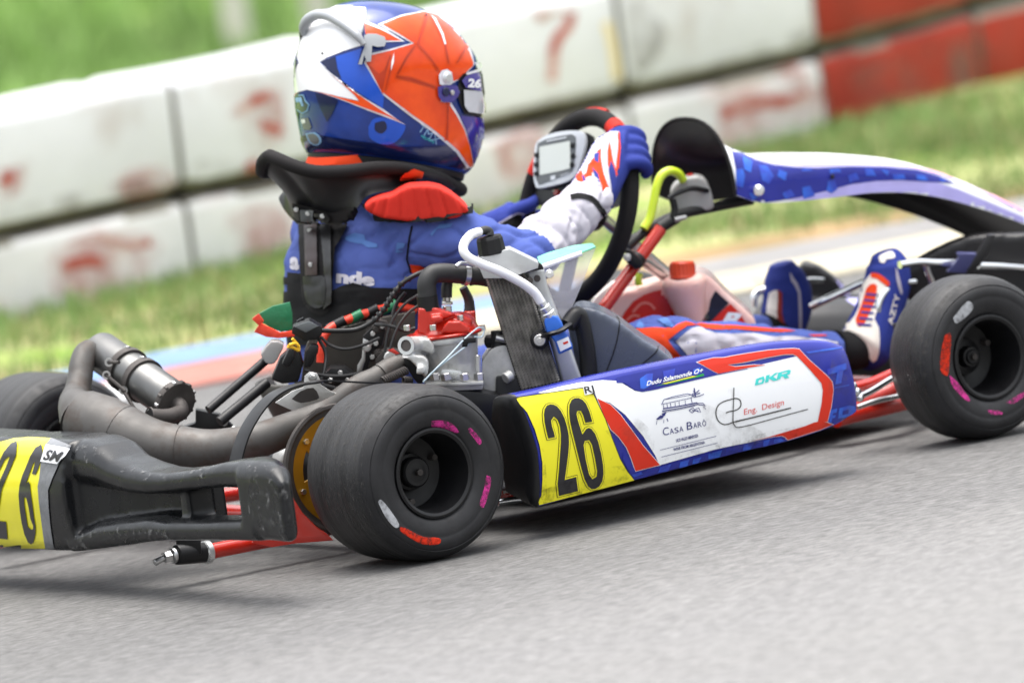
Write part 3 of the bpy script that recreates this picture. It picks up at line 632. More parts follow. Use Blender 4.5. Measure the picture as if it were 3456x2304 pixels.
upper = [bsec((u, tv), (u, bv), st(u), th, .04, xoff=-.006) for u, tv, bv, th in ((400, 750, 1075, .11), (480, 758, 1045, .11), (570, 790, 1040, .10), (660, 868, 1058, .09), (760, 915, 1075, .088), (860, 945, 1080, .085), (960, 952, 1070, .08), (1120, 934, 1052, .08), (1300, 892, 1040, .075), (1420, 878, 1050, .075), (1530, 878, 1100, .06))]
body.append(g_loft(upper))
lower = [bsec((u, tv), (u, bv), st(u), th, .025) for u, tv, bv, th in ((400, 1330, 1421, .11), (480, 1290, 1412, .11), (560, 1245, 1402, .105), (700, 1228, 1385, .1), (850, 1218, 1362, .095), (960, 1236, 1352, .085), (1150, 1236, 1350, .08), (1350, 1228, 1356, .078), (1500, 1215, 1360, .066))]
body.append(g_loft(lower))
right = [bsec((u, tv), (u, bv), st(u), th, .03) for u, tv, bv, th in ((1430, 877, 1360, .080), (1500, 876, 1362, .072), (1570, 884, 1363, .056), (1630, 912, 1364, .040), (1672, 965, 1362, .026), (1692, 1000, 1356, .016))]
body.append(g_loft(right))
back = [bsec((u, tv), (u, bv), st(u), th, .01, xoff=xo) for u, tv, bv, xo, th in ((400, 780, 1400, .004, .1), (500, 790, 1395, .022, .08), (620, 880, 1385, .04, .05), (760, 950, 1370, .055, .035), (900, 1000, 1350, .066, .03), (1030, 1010, 1300, .072, .03))]
body.append(g_loft(back))
body.append(g_loft([bsec((u, tv), (u, bv), st(u), .03, .01, xoff=.05) for u, tv, bv in ((1275, 1000, 1300), (1360, 1000, 1300), (1460, 1000, 1300))]))
body.append(g_loft([bsec((u, tv), (u, bv), st(u), .05, .012, xoff=.022) for u, tv, bv in ((1005, 1010, 1300), (1030, 1010, 1300), (1058, 1010, 1300))]))
for g in list(body):                                      # the other half, mirrored
    body.append(([Vector((v.x, -v.y-.0, v.z)) for v in g[0]], g[1]))
bumper = blob('rear_bumper', body, M['bumperplastic'], kart, .0045, 3)
mesh('bumper_bracket', [silh(C, [(860, 1098), (1000, 1108), (1005, 1215), (880, 1225)], -.3, .02)], M['black'], bumper, True, .002)
tb_ = bvh(bumper)
decal('number_panel', [vw(C, [(-120, 790), (0, 772), (90, 748), (180, 742), (300, 748), (262, 800), (245, 870), (235, 980), (225, 1030), (232, 1120), (250, 1260), (262, 1350), (272, 1424), (120, 1410), (-120, 1400)])], tb_, M['yellow'], bumper, .0012, 12)
decal('grey_tape', [vw(C, [(300, 746), (420, 790), (352, 890), (310, 985), (286, 1050), (290, 1150), (300, 1260), (315, 1360), (328, 1434), (274, 1424), (262, 1350), (250, 1260), (232, 1120), (225, 1030), (235, 980), (245, 870), (262, 800)])], tb_, M['tape'], bumper, .0014, 10)
six = [(497, 178), (512, 240), (508, 330), (480, 400), (460, 460), (432, 524), (388, 520), (404, 470), (428, 372), (402, 400), (372, 480), (345, 560), (318, 630), (350, 606), (368, 640), (372, 720), (392, 860), (410, 1010), (430, 1130), (430, 1220), (405, 1310), (375, 1335), (340, 1310), (300, 1220), (268, 1090), (245, 930), (232, 760), (244, 650), (275, 540), (318, 440), (370, 310), (430, 215)]
hole = [(296, 785), (330, 800), (352, 920), (372, 1040), (404, 1120), (402, 1160), (380, 1165), (338, 1130), (318, 1000), (300, 880)]
decal('digit_six', [[vw(Q, six), vw(Q, hole)]], tb_, M['digit'], bumper, .0024, 10)
decal('lettering', [vw(Q, [(325, 795), (356, 798), (412, 1080), (402, 1110)])], tb_, M['digit'], bumper, .0026, 8)
two = [(-60, 470), (-20, 420), (60, 260), (140, 165), (205, 142), (215, 180), (200, 300), (150, 420), (90, 560), (40, 680), (25, 740), (5, 880), (-20, 1060), (85, 1072), (102, 1278), (-60, 1262), (-60, 900), (-30, 700), (10, 600), (80, 450), (125, 330), (118, 312), (70, 350), (10, 470), (-40, 560)]
decal('digit_two', [vw(Q, two)], tb_, M['digit'], bumper, .0024, 10)
decal('sticker', [vw(Q, [(555, 180), (825, 225), (690, 402), (490, 372)])], tb_, M['white'], bumper, .0030, 10)
decal('lettering', text_mesh('SM', Q(520, 345), Vector(Q(700, 372))-Vector(Q(520, 345)), (12, -32), .03, .2), tb_, M['digit'], bumper, .0036, 10)
for k, pts in enumerate(([(420, 770), (560, 800), (640, 870), (560, 900), (430, 860)], [(1450, 880), (1640, 930), (1690, 1010), (1690, 1350), (1500, 1350), (1460, 1100)], [(700, 890), (950, 960), (1300, 900), (1300, 960), (950, 1010), (720, 950)], [(400, 1330), (700, 1270), (1000, 1280), (1000, 1340), (600, 1390), (400, 1410)])):
    decal('scuff_marks', [vw(C, pts)], tb_, M['scuff'], bumper, .0010+.0003*k, 14, sm=2)
# ---------------------------------------------------------------- sprocket and chain guard
sy = -.365
cs = Vector((0, sy, .14))
spk = empty('sprocket', (0, 0, 0), kart)
mesh('sprocket_ring', [g_lathe([(.086, -.004), (.099, -.004), (.1, -.0015), (.1, .0015), (.099, .004), (.086, .004), (.086, -.004)], cs, (0, 1, 0), 72)], M['sooty'], spk, True, angle=30)
spoke = [g_lathe([(.071, -.0045), (.089, -.0045), (.089, .0045), (.071, .0045), (.071, -.0045)], cs, (0, 1, 0), 60), g_lathe([(.026, -.02), (.045, -.02), (.047, .02), (.026, .02), (.026, -.02)], cs, (0, 1, 0), 40)]
for k in range(6):
    a = 2*pi*k/6+.3; d = Vector((cos(a), 0, sin(a))); t = Vector((-sin(a), 0, cos(a))); spoke.append(g_box(cs+d*.061, .036, .006, .022, (d, Vector((0, 1, 0)), t)))
mesh('sprocket_carrier', spoke, M['gold'], spk, True, angle=30)
for k in range(6):
    a = 2*pi*k/6+.3; p = cs+Vector((cos(a)*.08, 0, sin(a)*.08)); mesh('carrier_bolt', [g_cyl(p-Vector((0, .01, 0)), p, .005, 6)], M['steel'], spk, False)
# the engine sprocket is at x = .27
ch = []
for k in range(13): a = pi/2+pi*k/12; ch.append(Vector((cos(a)*.1, sy, .14+sin(a)*.1)))
ch += [Vector((.1, sy, .062)), Vector((.29, sy, .115))]+[Vector((.29+cos(a)*.022, sy, .137+sin(a)*.022)) for a in (-1, -.3, .4, 1.2)]+[Vector((.28, sy, .16)), Vector((.1, sy, .228))]
mesh('chain', [g_tube(ch, .006, 8, 3, ref=(0, 1, 0), closed=True)], M['sooty'], kart)
cg = path(C, [(1385, 885, -.42), (1410, 790, -.42), (1450, 690, -.42), (1520, 580, -.42), (1610, 490, -.42), (1720, 440, -.41), (1850, 418, -.41)])+path(D, [(560, 1050, -.40), (700, 1052, -.40), (900, 1062, -.40), (1150, 1072, -.40)])
gv = []
def ribbon(pts, w, d, tk):
    P = catmull(pts, 6); secs = []; d = Vector(d).normalized()
    for i, p in enumerate(P):
        t = (P[min(i+1, len(P)-1)]-P[max(i-1, 0)]).normalized(); n = t.cross(d).normalized(); ww = w if not isinstance(w, list) else lerp_list(w, len(P))[i]
        secs.append([p+d*ww/2+n*tk, p-d*ww/2+n*tk, p-d*ww/2-n*tk, p+d*ww/2-n*tk])
    return g_loft(secs)
mesh('chain_guard', [ribbon(cg, [.036, .036, .032, .022, .010], (0, 1, .0), .0015)], M['black'], kart, True, .0004, angle=30)
mesh('guard_bracket', [silh(D, [(190, 1225), (330, 1130), (420, 1100), (430, 1010), (470, 975), (530, 985), (555, 1040), (560, 1080), (640, 1130), (690, 1150), (560, 1215), (330, 1290)], -.36, .006)], M['alu'], kart, True, .0008)
mesh('bracket_window', [silh(D, [(325, 1195), (400, 1130), (500, 1105), (545, 1170), (530, 1200), (400, 1228)], -.372, .004, 2)], M['sooty'], kart)
bp_ = at(D(495, 1018), y=-.375); mesh('bracket_bolt', [g_cyl(bp_, bp_-VH*.010, .005, 6), g_cyl(bp_+VH*.002, bp_-VH*.004, .0072, 20)], M['steel'], kart, True, angle=30)
# ---------------------------------------------------------------- exhaust
ex = empty('exhaust', (0, 0, 0), kart)
ch_pts = path(D, [(1225, 905, -.34), (1130, 945, -.34), (1000, 1030, -.34), (860, 1105, -.335)])+path(C, [(1900, 600, -.31), (1700, 690, -.30), (1480, 770, -.27), (1250, 815, -.22), (1060, 815, -.18), (870, 790, -.14), (720, 735, -.10), (600, 680, -.06), (500, 630, -.02)])
ch_r = [.0145, .016, .018, .020, .0225, .026, .0295, .0335, .0395, .046, .051, .052, .047]
mesh('expansion_chamber', [g_tube(ch_pts, ch_r, 28, 8)], M['exhaust'], ex)
mesh('rear_cone', [g_tube(path(C, [(505, 632, -.021), (470, 590, .0), (440, 540, .035), (452, 480, .06), (470, 400, .075), (478, 330, .085), (500, 260, .095), (535, 232, .10)]), [.046, .036, .0265, .0215, .0205, .0205, .0205, .02], 24, 8)], M['exhaust'], ex)
for i_ in (8, 10):
    p = ch_pts[i_]; d = (ch_pts[i_+1]-ch_pts[i_-1]).normalized()
    mesh('weld_seam', [g_lathe([(ch_r[i_]-.003, -.003), (ch_r[i_]+.0008, 0), (ch_r[i_]-.003, .003)], p, d, 36)], M['exhaust'], ex)
m0, m1 = at(C(590, 235), y=.11), at(C(1035, 540), y=-.10); ma = (m1-m0).normalized(); ml = (m1-m0).length; mr_ = .033
muf = empty('muffler', (0, 0, 0), kart)
mesh('muffler_body', [g_lathe([(.015, -.012), (mr_*.8, -.01), (mr_-.002, -.004), (mr_, .002), (mr_, ml-.004), (mr_-.003, ml), (0, ml)], m0, ma, 48)], M['muffler'], muf, True, angle=50)
for t in (.36, .56):
    mesh('muffler_strap', [g_lathe([(mr_, -.006), (mr_+.0045, -.006), (mr_+.0045, .006), (mr_, .006)], m0+ma*(ml*t), ma, 40)], M['sooty'], muf, True, angle=30)
    p = m0+ma*(ml*t)+UP*mr_*.95-VH*.008; mesh('strap_screw', [g_cyl(p, p+UP*.008, .005, 8)], M['steel'], muf, True, angle=30)
mesh('end_clamp', [g_lathe([(mr_-.002, -.008), (mr_+.0035, -.008), (mr_+.004, -.001), (mr_+.002, .003), (mr_-.006, .004), (.0, .002)], m1, ma, 44)], M['sooty'], muf, True, angle=40)
for k in range(14):
    a = 2*pi*k/14; q = ma.orthogonal().normalized(); q = Matrix.Rotation(a, 3, ma) @ q; mesh('clamp_rivet', [g_cyl(m1+q*(mr_+.0025)-ma*.006, m1+q*(mr_+.0025)+ma*.002, .0032, 8)], M['steel' if k % 3 == 0 else 'sooty'], muf)
tp = [m1-ma*.004, m1+ma*.012] + path(C, [(1060, 590, -.118), (1010, 612, -.125), (960, 618, -.125), (885, 614, -.125)])
mesh('tail_pipe', [g_tube(tp, .0122, 20, 6), g_lathe([(.0135, .0), (.0142, .001), (.0135, .003)], tp[-1], tp[-1]-tp[-2], 20)], M['sooty'], muf)
mesh('tail_pipe_bore', [g_cyl(tp[-1]+(tp[-1]-tp[-2]).normalized()*.0004, tp[-1]+(tp[-1]-tp[-2]).normalized()*.001, .0108, 20)], M['black'], muf)
mesh('spring_hook', [g_tube(path(C, [(470, 205, .1), (500, 195, .1), (545, 200, .1)]), .0045, 8), g_tube(path(C, [(470, 240, .1), (500, 235, .1), (520, 255, .1)]), .0045, 8)], M['steel'], muf)
def spring(a, b, r, w, turns, m, parent, name='spring'):
    a, b = Vector(a), Vector(b); d = (b-a).normalized(); s = d.orthogonal().normalized(); q = d.cross(s); n = turns*10
    pts = [a+(b-a)*(i/n)+r*(cos(2*pi*i/10)*s+sin(2*pi*i/10)*q) for i in range(n+1)]
    return mesh(name, [g_tube(pts, w, 6, 1)], m, parent)
for (p, q) in (((625, 375), (735, 470)), ((725, 465), (800, 590)), ((640, 300), (700, 300))):
    mesh('muffler_spring', [g_tube([at(C(*p), y=-.02), at(C(*q), y=-.05)], .003, 8, 1)], M['sooty'], muf)
    pe = at(C(*p), y=-.022); mesh('spring_eye', [g_lathe([(.004, -.0015), (.007, -.0015), (.007, .0015), (.004, .0015), (.004, -.0015)], pe, VH, 16)], M['steel'], muf)
mesh('muffler_cradle', [silh(C, [(1150, 570), (1290, 600), (1340, 640), (1390, 690), (1250, 712), (1010, 700), (1150, 650)], -.05, .03)], M['black'], muf, True, .003)
for x, y in ((1310, 625), (1320, 650), (1375, 688)):
    p = at(C(x, y), y=-.075); mesh('cradle_bolt', [g_cyl(p, p-VH*.02, .0055, 8)], M['steel'], muf)
spring(at(D(1065, 1050), y=-.40), at(D(1262, 960), y=-.40), .0062, .0015, 12, M['sooty'], ex, 'header_spring')
spring(at(D(1230, 1045), y=-.37), at(D(1300, 1050), y=-.37), .006, .0016, 5, M['sooty'], ex, 'header_spring')
mesh('header_flange', [silh(D, [(1235, 865), (1290, 850), (1385, 960), (1400, 1040), (1350, 1060), (1280, 960)], -.36, .05, 2)], M['black'], ex, True, .002)
mesh('header_wrap', [g_tube(path(D, [(1180, 925, -.342), (1120, 955, -.342), (1050, 1000, -.342)]), .0185, 24, 5)], M['exhaust'], ex)
# ---------------------------------------------------------------- engine
eng = empty('engine', (0, 0, 0), kart)
EY = -.355
hb = at(D(1555, 668), y=EY); zv = Vector((0, 0, 1))
ez = UP*.92+Vector((0, 0, .08)); ez = (Vector((0, 0, 1))*.75+UP*.25).normalized(); exv = R0; eyv = VH
def eng_at(u, v, dy=0): return at(D(u, v), y=EY+dy)
def ellsec(cu, cv, ru, rd, n=28, sq=2.6):
    c = eng_at(cu, cv); P = []
    for k in range(n):
        w = 2*pi*k/n; a = abs(cos(w))**(2/sq)*(1 if cos(w) >= 0 else -1); b = abs(sin(w))**(2/sq)*(1 if sin(w) >= 0 else -1)
        P.append(c+exv*(a*ru)+eyv*(b*rd))
    return P
px2m = 1/(2.4122*2118)
cyl_head = empty('cylinder_head', (0, 0, 0), eng)
red = M['redhead']
mesh('cylinder_head', [g_loft([ellsec(1560, 678, 322*px2m, .06), ellsec(1560, 660, 325*px2m, .061), ellsec(1560, 650, 315*px2m, .058)])], red, eng, True, .0012, angle=40)
bpy.data.objects.remove(cyl_head)
hd = [g_loft([ellsec(1575, 655, 285*px2m, .052, sq=2.2), ellsec(1580, 620, 262*px2m, .048, sq=2.2), ellsec(1600, 560, 215*px2m, .042, sq=2.2), ellsec(1600, 520, 170*px2m, .034, sq=2.1), ellsec(1590, 500, 120*px2m, .02, sq=2.1)]),
      silh(D, [(1350, 650), (1355, 450), (1500, 445), (1560, 470), (1650, 500), (1500, 560), (1420, 650)], EY-.012, .035), silh(D, [(1725, 478), (1820, 474), (1832, 650), (1730, 650)], EY+.02, .035),
      silh(D, [(1455, 520), (1540, 510), (1560, 560), (1470, 580)], EY-.04, .02), silh(D, [(1650, 500), (1690, 498), (1790, 545), (1790, 580), (1690, 570)], EY-.035, .02), silh(D, [(1560, 600), (1600, 560), (1700, 560), (1760, 600), (1780, 655), (1540, 655)], EY-.05, .02)]
head_c = blob('head_casting', hd, red, eng, .0022, 3)
for u, v in ((1265, 640), (1478, 638), (1878, 640), (1700, 560)):
    p = eng_at(u, v, -.045); mesh('head_bolt', [g_cyl(p, p+ez*.009, .0055, 6)], M['steel'], eng, True, angle=25)
barrel = [g_loft([ellsec(1545, 684, 300*px2m, .055), ellsec(1545, 735, 300*px2m, .055)]), g_loft([ellsec(1560, 735, 285*px2m, .052), ellsec(1590, 800, 255*px2m, .05), ellsec(1620, 900, 225*px2m, .048), ellsec(1630, 1000, 235*px2m, .048), ellsec(1640, 1045, 240*px2m, .05)]),
          g_cyl(eng_at(1420, 755, -.02), eng_at(1262, 762, -.05), .0145, 24), silh(D, [(1330, 700), (1440, 700), (1480, 760), (1490, 815), (1465, 830), (1400, 800), (1330, 790)], EY-.045, .02), silh(D, [(1215, 850), (1290, 830), (1400, 840), (1440, 900), (1420, 1010), (1370, 960), (1290, 870)], EY-.04, .05, 2),
          silh(D, [(1350, 925), (1400, 930), (1405, 985), (1340, 990)], EY-.07, .012, 2)]
blob('cylinder_barrel', barrel, M['alu'], eng, .0024, 2)
pb_ = eng_at(1262, 762, -.05); pbd = (eng_at(1262, 762, -.05)-eng_at(1420, 755, -.02)).normalized()
mesh('port_rim', [g_lathe([(.0095, .0), (.0152, .0), (.0152, .004), (.0095, .004), (.0095, .0)], pb_-pbd*.001, pbd, 28)], M['alulight'], eng, True, angle=30)
mesh('port_bore', [g_cyl(pb_, pb_+pbd*.0015, .0094, 24)], M['sooty'], eng)
mesh('transfer_port_cover', [silh(D, [(1545, 960), (1580, 955), (1700, 970), (1712, 1040), (1550, 1045)], EY-.062, .012, 2)], M['alulight'], eng, True, .002)
mesh('crankcase_flange', [silh(D, [(1415, 1045), (1880, 1030), (1882, 1052), (1420, 1068)], EY-.03, .10), silh(D, [(1420, 1068), (1600, 1060), (1880, 1052), (1875, 1095), (1600, 1105), (1460, 1110)], EY-.02, .09)], M['alu'], eng, True, .002)
for u in (1495, 1585, 1735, 1850):
    p0, p1 = eng_at(u, 1045, -.075), eng_at(u-12, 985 if u != 1850 else 840, -.075); mesh('stud', [g_cyl(p0, p1, .0045, 10), g_cyl(p0, p0+(p1-p0).normalized()*.012, .0085, 6)], M['steel'], eng, True, angle=30)
mesh('clutch_housing', [silh(D, [(1875, 870), (1950, 770), (2060, 740), (2110, 800), (2150, 900), (2165, 990), (2130, 1080), (2000, 1110), (1885, 1100)], EY-.02, .09, 3)], M['alu'], eng, True, .008, 3)
mesh('housing_boss', [g_cyl(eng_at(2110, 1000, -.09), eng_at(2060, 1030, -.09), .009, 14)], M['alu'], eng)
mesh('spark_plug', [g_cyl(eng_at(1592, 500), eng_at(1590, 440), .0075, 12), g_cyl(eng_at(1592, 432), eng_at(1592, 404), .0088, 6), g_cyl(eng_at(1588, 404), eng_at(1584, 350), .0062, 14)], M['steel'], eng, True, angle=30)
mesh('plug_cap', [g_tube([eng_at(1586, 372), eng_at(1586, 300), eng_at(1590, 230), eng_at(1560, 180)], [.0088, .0092, .0088, .007], 16, 6)], M['hose'], eng)
mesh('water_outlet', [g_tube([eng_at(1772, 500, .02), eng_at(1772, 440, .02), eng_at(1762, 380, .02), eng_at(1720, 290, .02)], [.0098, .0085, .0078, .007], 14, 6)], M['hose'], eng)
mesh('coolant_hose', [g_tube(path(D, [(1432, 440, -.365), (1428, 340, -.365), (1425, 250, -.365), (1470, 185, -.365), (1560, 170, -.37), (1680, 180, -.375), (1790, 185, -.38), (1900, 195, -.39), (1990, 215, -.4)]), [.0155, .0155, .0155, .016, .0155, .0155, .0165, .017, .017], 22, 6)], M['hose'], kart)
for (u, v, w_, a) in ((1432, 415, .0172, (0, 0, 1)), ):
    mesh('hose_clamp', [g_lathe([(.0158, -.012), (w_, -.012), (w_, .012), (.0158, .012)], eng_at(u, v, -.01), Vector(a), 26)], M['black'], eng, True, angle=30)
hc = at(D(1740, 182), y=-.377); hd_ = (at(D(1790, 186), y=-.38)-at(D(1690, 180), y=-.376)).normalized()
mesh('wire_tie', [g_lathe([(.0165, -.004), (.0182, -.004), (.0182, .004), (.0165, .004)], hc, hd_, 24), g_tube(path(D, [(1665, 120, -.395), (1700, 95, -.395), (1760, 100, -.395), (1800, 110, -.395)]), .0035, 8)], M['alulight'], kart, True, angle=30)
# wiring and cables
def wire(name, view, pts, r, m, n=8): return mesh(name, [g_tube(path(view, pts), r, n, 8)], m, kart)
wire('sheathed_cable', D, [(570, 640, -.25), (700, 642, -.26), (830, 635, -.27), (920, 605, -.28), (1010, 545, -.29), (1080, 460, -.29), (1150, 350, -.29), (1220, 260, -.29), (1320, 195, -.3), (1400, 160, -.3)], .004, M['wirebk'], 10)
for k, (u, v) in enumerate(((1005, 548), (1040, 510), (1070, 470), (1098, 430), (1125, 390), (1150, 350), (1180, 310), (1215, 262), (1270, 222))):
    p = at(D(u, v), y=-.292); mesh('cable_tie', [g_lathe([(.0038, -.002), (.0062, -.002), (.0062, .002), (.0038, .002)], p, (R0*.6+UP*.8), 12)], M['wirebk'], kart)
wire('throttle_cable', D, [(1365, 345, -.3), (1250, 420, -.3), (1160, 530, -.3), (1110, 650, -.3), (1085, 800, -.3), (1080, 900, -.3)], .0024, M['wirebk'])
wire('throttle_cable', D, [(1365, 430, -.31), (1270, 500, -.31), (1190, 610, -.31), (1140, 740, -.31), (1105, 880, -.31)], .0024, M['wirebk'])
wire('sensor_wire', D, [(1395, 1060, -.43), (1450, 1000, -.435), (1520, 930, -.44), (1620, 830, -.44), (1720, 720, -.44), (1810, 640, -.44), (1850, 615, -.44), (1890, 630, -.44), (1870, 690, -.44), (1810, 690, -.44)], .0013, M['wirewhite'])
wire('sensor_wire', D, [(1400, 1050, -.432), (1480, 970, -.435), (1580, 890, -.44), (1700, 800, -.44), (1780, 740, -.44)], .0013, M['wirewhite'])
mesh('connector', [silh(D, [(1715, 705), (1820, 695), (1825, 735), (1760, 740), (1755, 770), (1710, 775)], -.44, .012)], M['black'], kart, True, .0015)
wire('spark_lead', E, [(330, 625, -.36), (400, 612, -.36), (460, 620, -.37)], .003, M['wirebk'])
# ignition box, coil and battery bracket behind the seat
mesh('ignition_box', [silh(D, [(325, 650), (335, 600), (390, 570), (470, 545), (570, 600), (572, 660), (540, 700), (430, 712)], -.22, .05)], M['black'], kart, True, .0015)
mesh('box_lid', [silh(D, [(350, 608), (395, 585), (470, 562), (545, 602), (440, 655)], -.25, .004)], M['bezel'], kart, True, .001)
mesh('box_clip', [silh(D, [(362, 560), (420, 530), (430, 545), (375, 575)], -.2, .01)], M['black'], kart, True, .001)
mesh('coil', [silh(D, [(155, 1030), (230, 850), (330, 760), (390, 790), (420, 900), (380, 1050), (250, 1065)], -.2, .04)], M['black'], kart, True, .005)
mesh('coil_connector', [silh(D, [(240, 910), (300, 780), (355, 790), (350, 850), (310, 930)], -.235, .025), silh(D, [(440, 800), (480, 745), (545, 755), (540, 810), (480, 930), (425, 940)], -.235, .025)], M['black'], kart, True, .004)
mesh('rubber_boot', [silh(D, [(72, 820), (160, 715), (260, 740), (230, 820), (180, 900), (110, 890)], -.12, .045, 2)], M['reservoir'], kart, True, .008, 3)
wire('yellow_wire', D, [(290, 770, -.25), (340, 780, -.25), (380, 800, -.25), (375, 760, -.25), (330, 705, -.25)], .0026, M['yellowwire'])
wire('yellow_wire', D, [(300, 760, -.252), (350, 745, -.252), (385, 770, -.252)], .0026, M['yellowwire'])
mesh('seat_stay', [g_tube(path(C, [(1225, 580, -.12), (1560, 290, -.12)]), .0075, 14, 1)], M['black'], kart)
mesh('seat_stay', [g_tube(path(C, [(1290, 650, -.15), (1570, 420, -.15)]), .0085, 14, 1)], M['black'], kart)
mesh('seat_bracket', [silh(D, [(850, 1040), (858, 930), (895, 860), (905, 680), (950, 640), (1000, 590), (1060, 570), (1090, 640), (1060, 760), (990, 800), (955, 900), (935, 1020), (900, 1050)], -.24, .01)], M['black'], kart, True, .0015)
mesh('seat_bracket', [silh(D, [(848, 1035), (860, 920), (895, 860), (905, 700), (985, 740), (975, 760), (925, 790), (925, 880), (900, 950), (895, 1035)], -.26, .006)], M['steel'], kart, True, .0012)
for u, v in ((1010, 625), (935, 775), (1030, 830), (1130, 855), (480, 100)):
    if v > 200: p = at(D(u, v), y=-.27); mesh('bracket_bolt', [g_cyl(p, p-VH*.006, .005, 6), g_cyl(p+VH*.003, p-VH*.001, .0075, 16)], M['sooty' if u > 1000 else 'steel'], kart, True, angle=30)
for pts, r in (([(560, 690, -.24), (640, 760, -.25), (760, 790, -.27), (900, 760, -.28), (1040, 700, -.29)], .0026), ([(430, 960, -.24), (560, 1000, -.25), (720, 1010, -.27), (880, 990, -.28)], .003), ([(540, 700, -.23), (600, 820, -.24), (590, 960, -.25), (560, 1040, -.25)], .0032), ([(1000, 590, -.27), (1120, 600, -.3), (1240, 640, -.31), (1330, 620, -.32)], .0028), ([(1080, 900, -.3), (1150, 870, -.32), (1230, 840, -.34)], .0045), ([(350, 1080, -.22), (470, 1050, -.23), (600, 1090, -.25), (720, 1120, -.26)], .0035), ([(1250, 330, -.29), (1180, 420, -.28), (1150, 520, -.28), (1180, 640, -.29)], .003)):
    wire('cable', D, pts, r, M['wirebk'])
mesh('carburettor', [silh(D, [(1005, 880), (1060, 800), (1160, 790), (1240, 830), (1230, 900), (1120, 940), (1030, 960)], -.27, .05, 2)], M['sooty'], kart, True, .004)
mesh('carburettor_bowl', [g_cyl(at(D(1130, 855), y=-.30), at(D(1130, 855), y=-.30)-VH*.02, .011, 20)], M['alu'], kart)
mesh('choke_lever', [silh(D, [(1105, 800), (1150, 785), (1215, 835), (1200, 850)], -.32, .005)], M['redpaint'], kart, True, .001)
mesh('brake_caliper', [silh(D, [(560, 1000), (640, 930), (760, 930), (840, 990), (830, 1080), (600, 1090)], -.2, .06)], M['black'], kart, True, .004)
mesh('engine_backplate', [silh(D, [(930, 560), (1010, 540), (1100, 560), (1140, 640), (1090, 760), (1020, 880), (960, 900), (930, 760)], -.22, .02)], M['sooty'], kart, True, .003)
for u, v in ((985, 660), (1060, 600), (1010, 740), (720, 980), (640, 1040), (780, 1040), (980, 850)):
    p = at(D(u, v), y=-.26); mesh('bay_bolt', [g_cyl(p, p-VH*.012, .0042, 6)], M['steel'], kart, False)
# ---------------------------------------------------------------- seat
def seat_shell():
    secs = []
    for t in [k/16 for k in range(17)]:                    # from front lip over the base up the back
        if t < .45: q = t/.45; x = .52-.30*q; z = .085-.045*sin(q*pi*.6); w = .135+.01*q; lift = .05+.06*q
        else: q = (t-.45)/.55; x = .22-.10*q; z = .05+.20*q**1.2; w = .145-.015*q; lift = .11-.03*q
        s = []
        for k in range(13):
            a = (k/12-.5)*2; yy = a*w; up_ = lift*abs(a)**3.2; s.append(Vector((x+(up_*.9 if t >= .45 else 0)*(1 if t >= .45 else 0), yy, z+(up_ if t < .45 else 0))))
        secs.append(s)
    V, Fc = g_loft(secs, closed=False, caps=False); return V, Fc
so = mesh('seat', [seat_shell()], M['seat'], kart); md = so.modifiers.new('thickness', 'SOLIDIFY'); md.thickness = .006; md.offset = 1
mesh('seat_side', [silh(D, [(400, 1060), (430, 800), (470, 700), (560, 640), (640, 620), (800, 600), (1000, 540), (1330, 480), (1330, 700), (1100, 900), (930, 1030), (780, 1045)], -.16, .02)], M['seat'], so, True, .006, 3)
mesh('seat_edge_tape', [g_tube(path(D, [(560, 900, -.175), (575, 720, -.175), (640, 620, -.175), (760, 560, -.175), (900, 510, -.175), (1060, 465, -.175), (1200, 450, -.175), (1330, 475, -.175)]), .0072, 12, 6)], M['seatredtape'], so)
for u, v, w_ in ((690, 590, .0128), (830, 535, .0124), (960, 492, .0126), (1110, 455, .0124)):
    p = at(D(u, v), y=-.176); mesh('tape_band', [g_lathe([(.0068, -.016), (.0079, -.016), (.0079, .016), (.0068, .016)], p, (R0*.93+UP*.36), 16)], M['greentape' if w_ < .0126 else 'black'], so)
mesh('frayed_tape', [silh(D, [(5, 540), (60, 500), (170, 440), (310, 408), (330, 500), (330, 630), (240, 650), (160, 620), (100, 580), (50, 590)], -.1, .008)], M['greentape'], so, True, .001)
mesh('frayed_tape', [silh(D, [(20, 650), (70, 575), (160, 620), (230, 655), (345, 640), (350, 685), (220, 700), (120, 690)], -.125, .01), silh(D, [(0, 545), (55, 500), (100, 560), (60, 600)], -.125, .006)], M['seatredtape'], so, True, .001)
# ---------------------------------------------------------------- radiator
RY = -.43
rad = empty('radiator', (0, 0, 0), kart)
mesh('radiator_core', [silh(E, [(445, 555), (770, 500), (860, 740), (960, 1060), (1070, 1415), (740, 1490), (600, 1050)], RY, .036)], M['core'], rad, True, .001)
top = [Vector(E(455, 570)), Vector(E(775, 520))]; bot = [Vector(E(745, 1480)), Vector(E(1060, 1410))]
p0r = at(E(755, 1000), y=RY)-VH*.018
fins = []
for k in range(11):
    a = top[0].lerp(top[1], (k+.5)/11); b = bot[0].lerp(bot[1], (k+.5)/11)
    A3, B3 = on_plane(a, p0r, VH), on_plane(b, p0r, VH); n = 90; P = [A3.lerp(B3, i/n)+R0*(.0009 if i % 2 else -.0009)-VH*(.002+.0008*(i % 2)) for i in range(n+1)]
    fins.append(g_tube(P, .0028, 4, 1, ref=tuple(VH)))
tag(mesh('radiator_fins', fins, M['fin'], rad, False), kind='stuff')
mesh('side_tank', [silh(E, [(770, 505), (930, 480), (960, 640), (1060, 900), (1160, 1160), (1240, 1395), (1075, 1425), (970, 1070), (860, 740)], RY, .05)], M['radtank'], rad, True, .006, 3)
mesh('top_tank', [silh(E, [(392, 405), (450, 375), (600, 335), (650, 326), (870, 432), (885, 445), (880, 480), (640, 562), (440, 565), (400, 470)], RY, .058)], M['radtank'], rad, True, .007, 3)
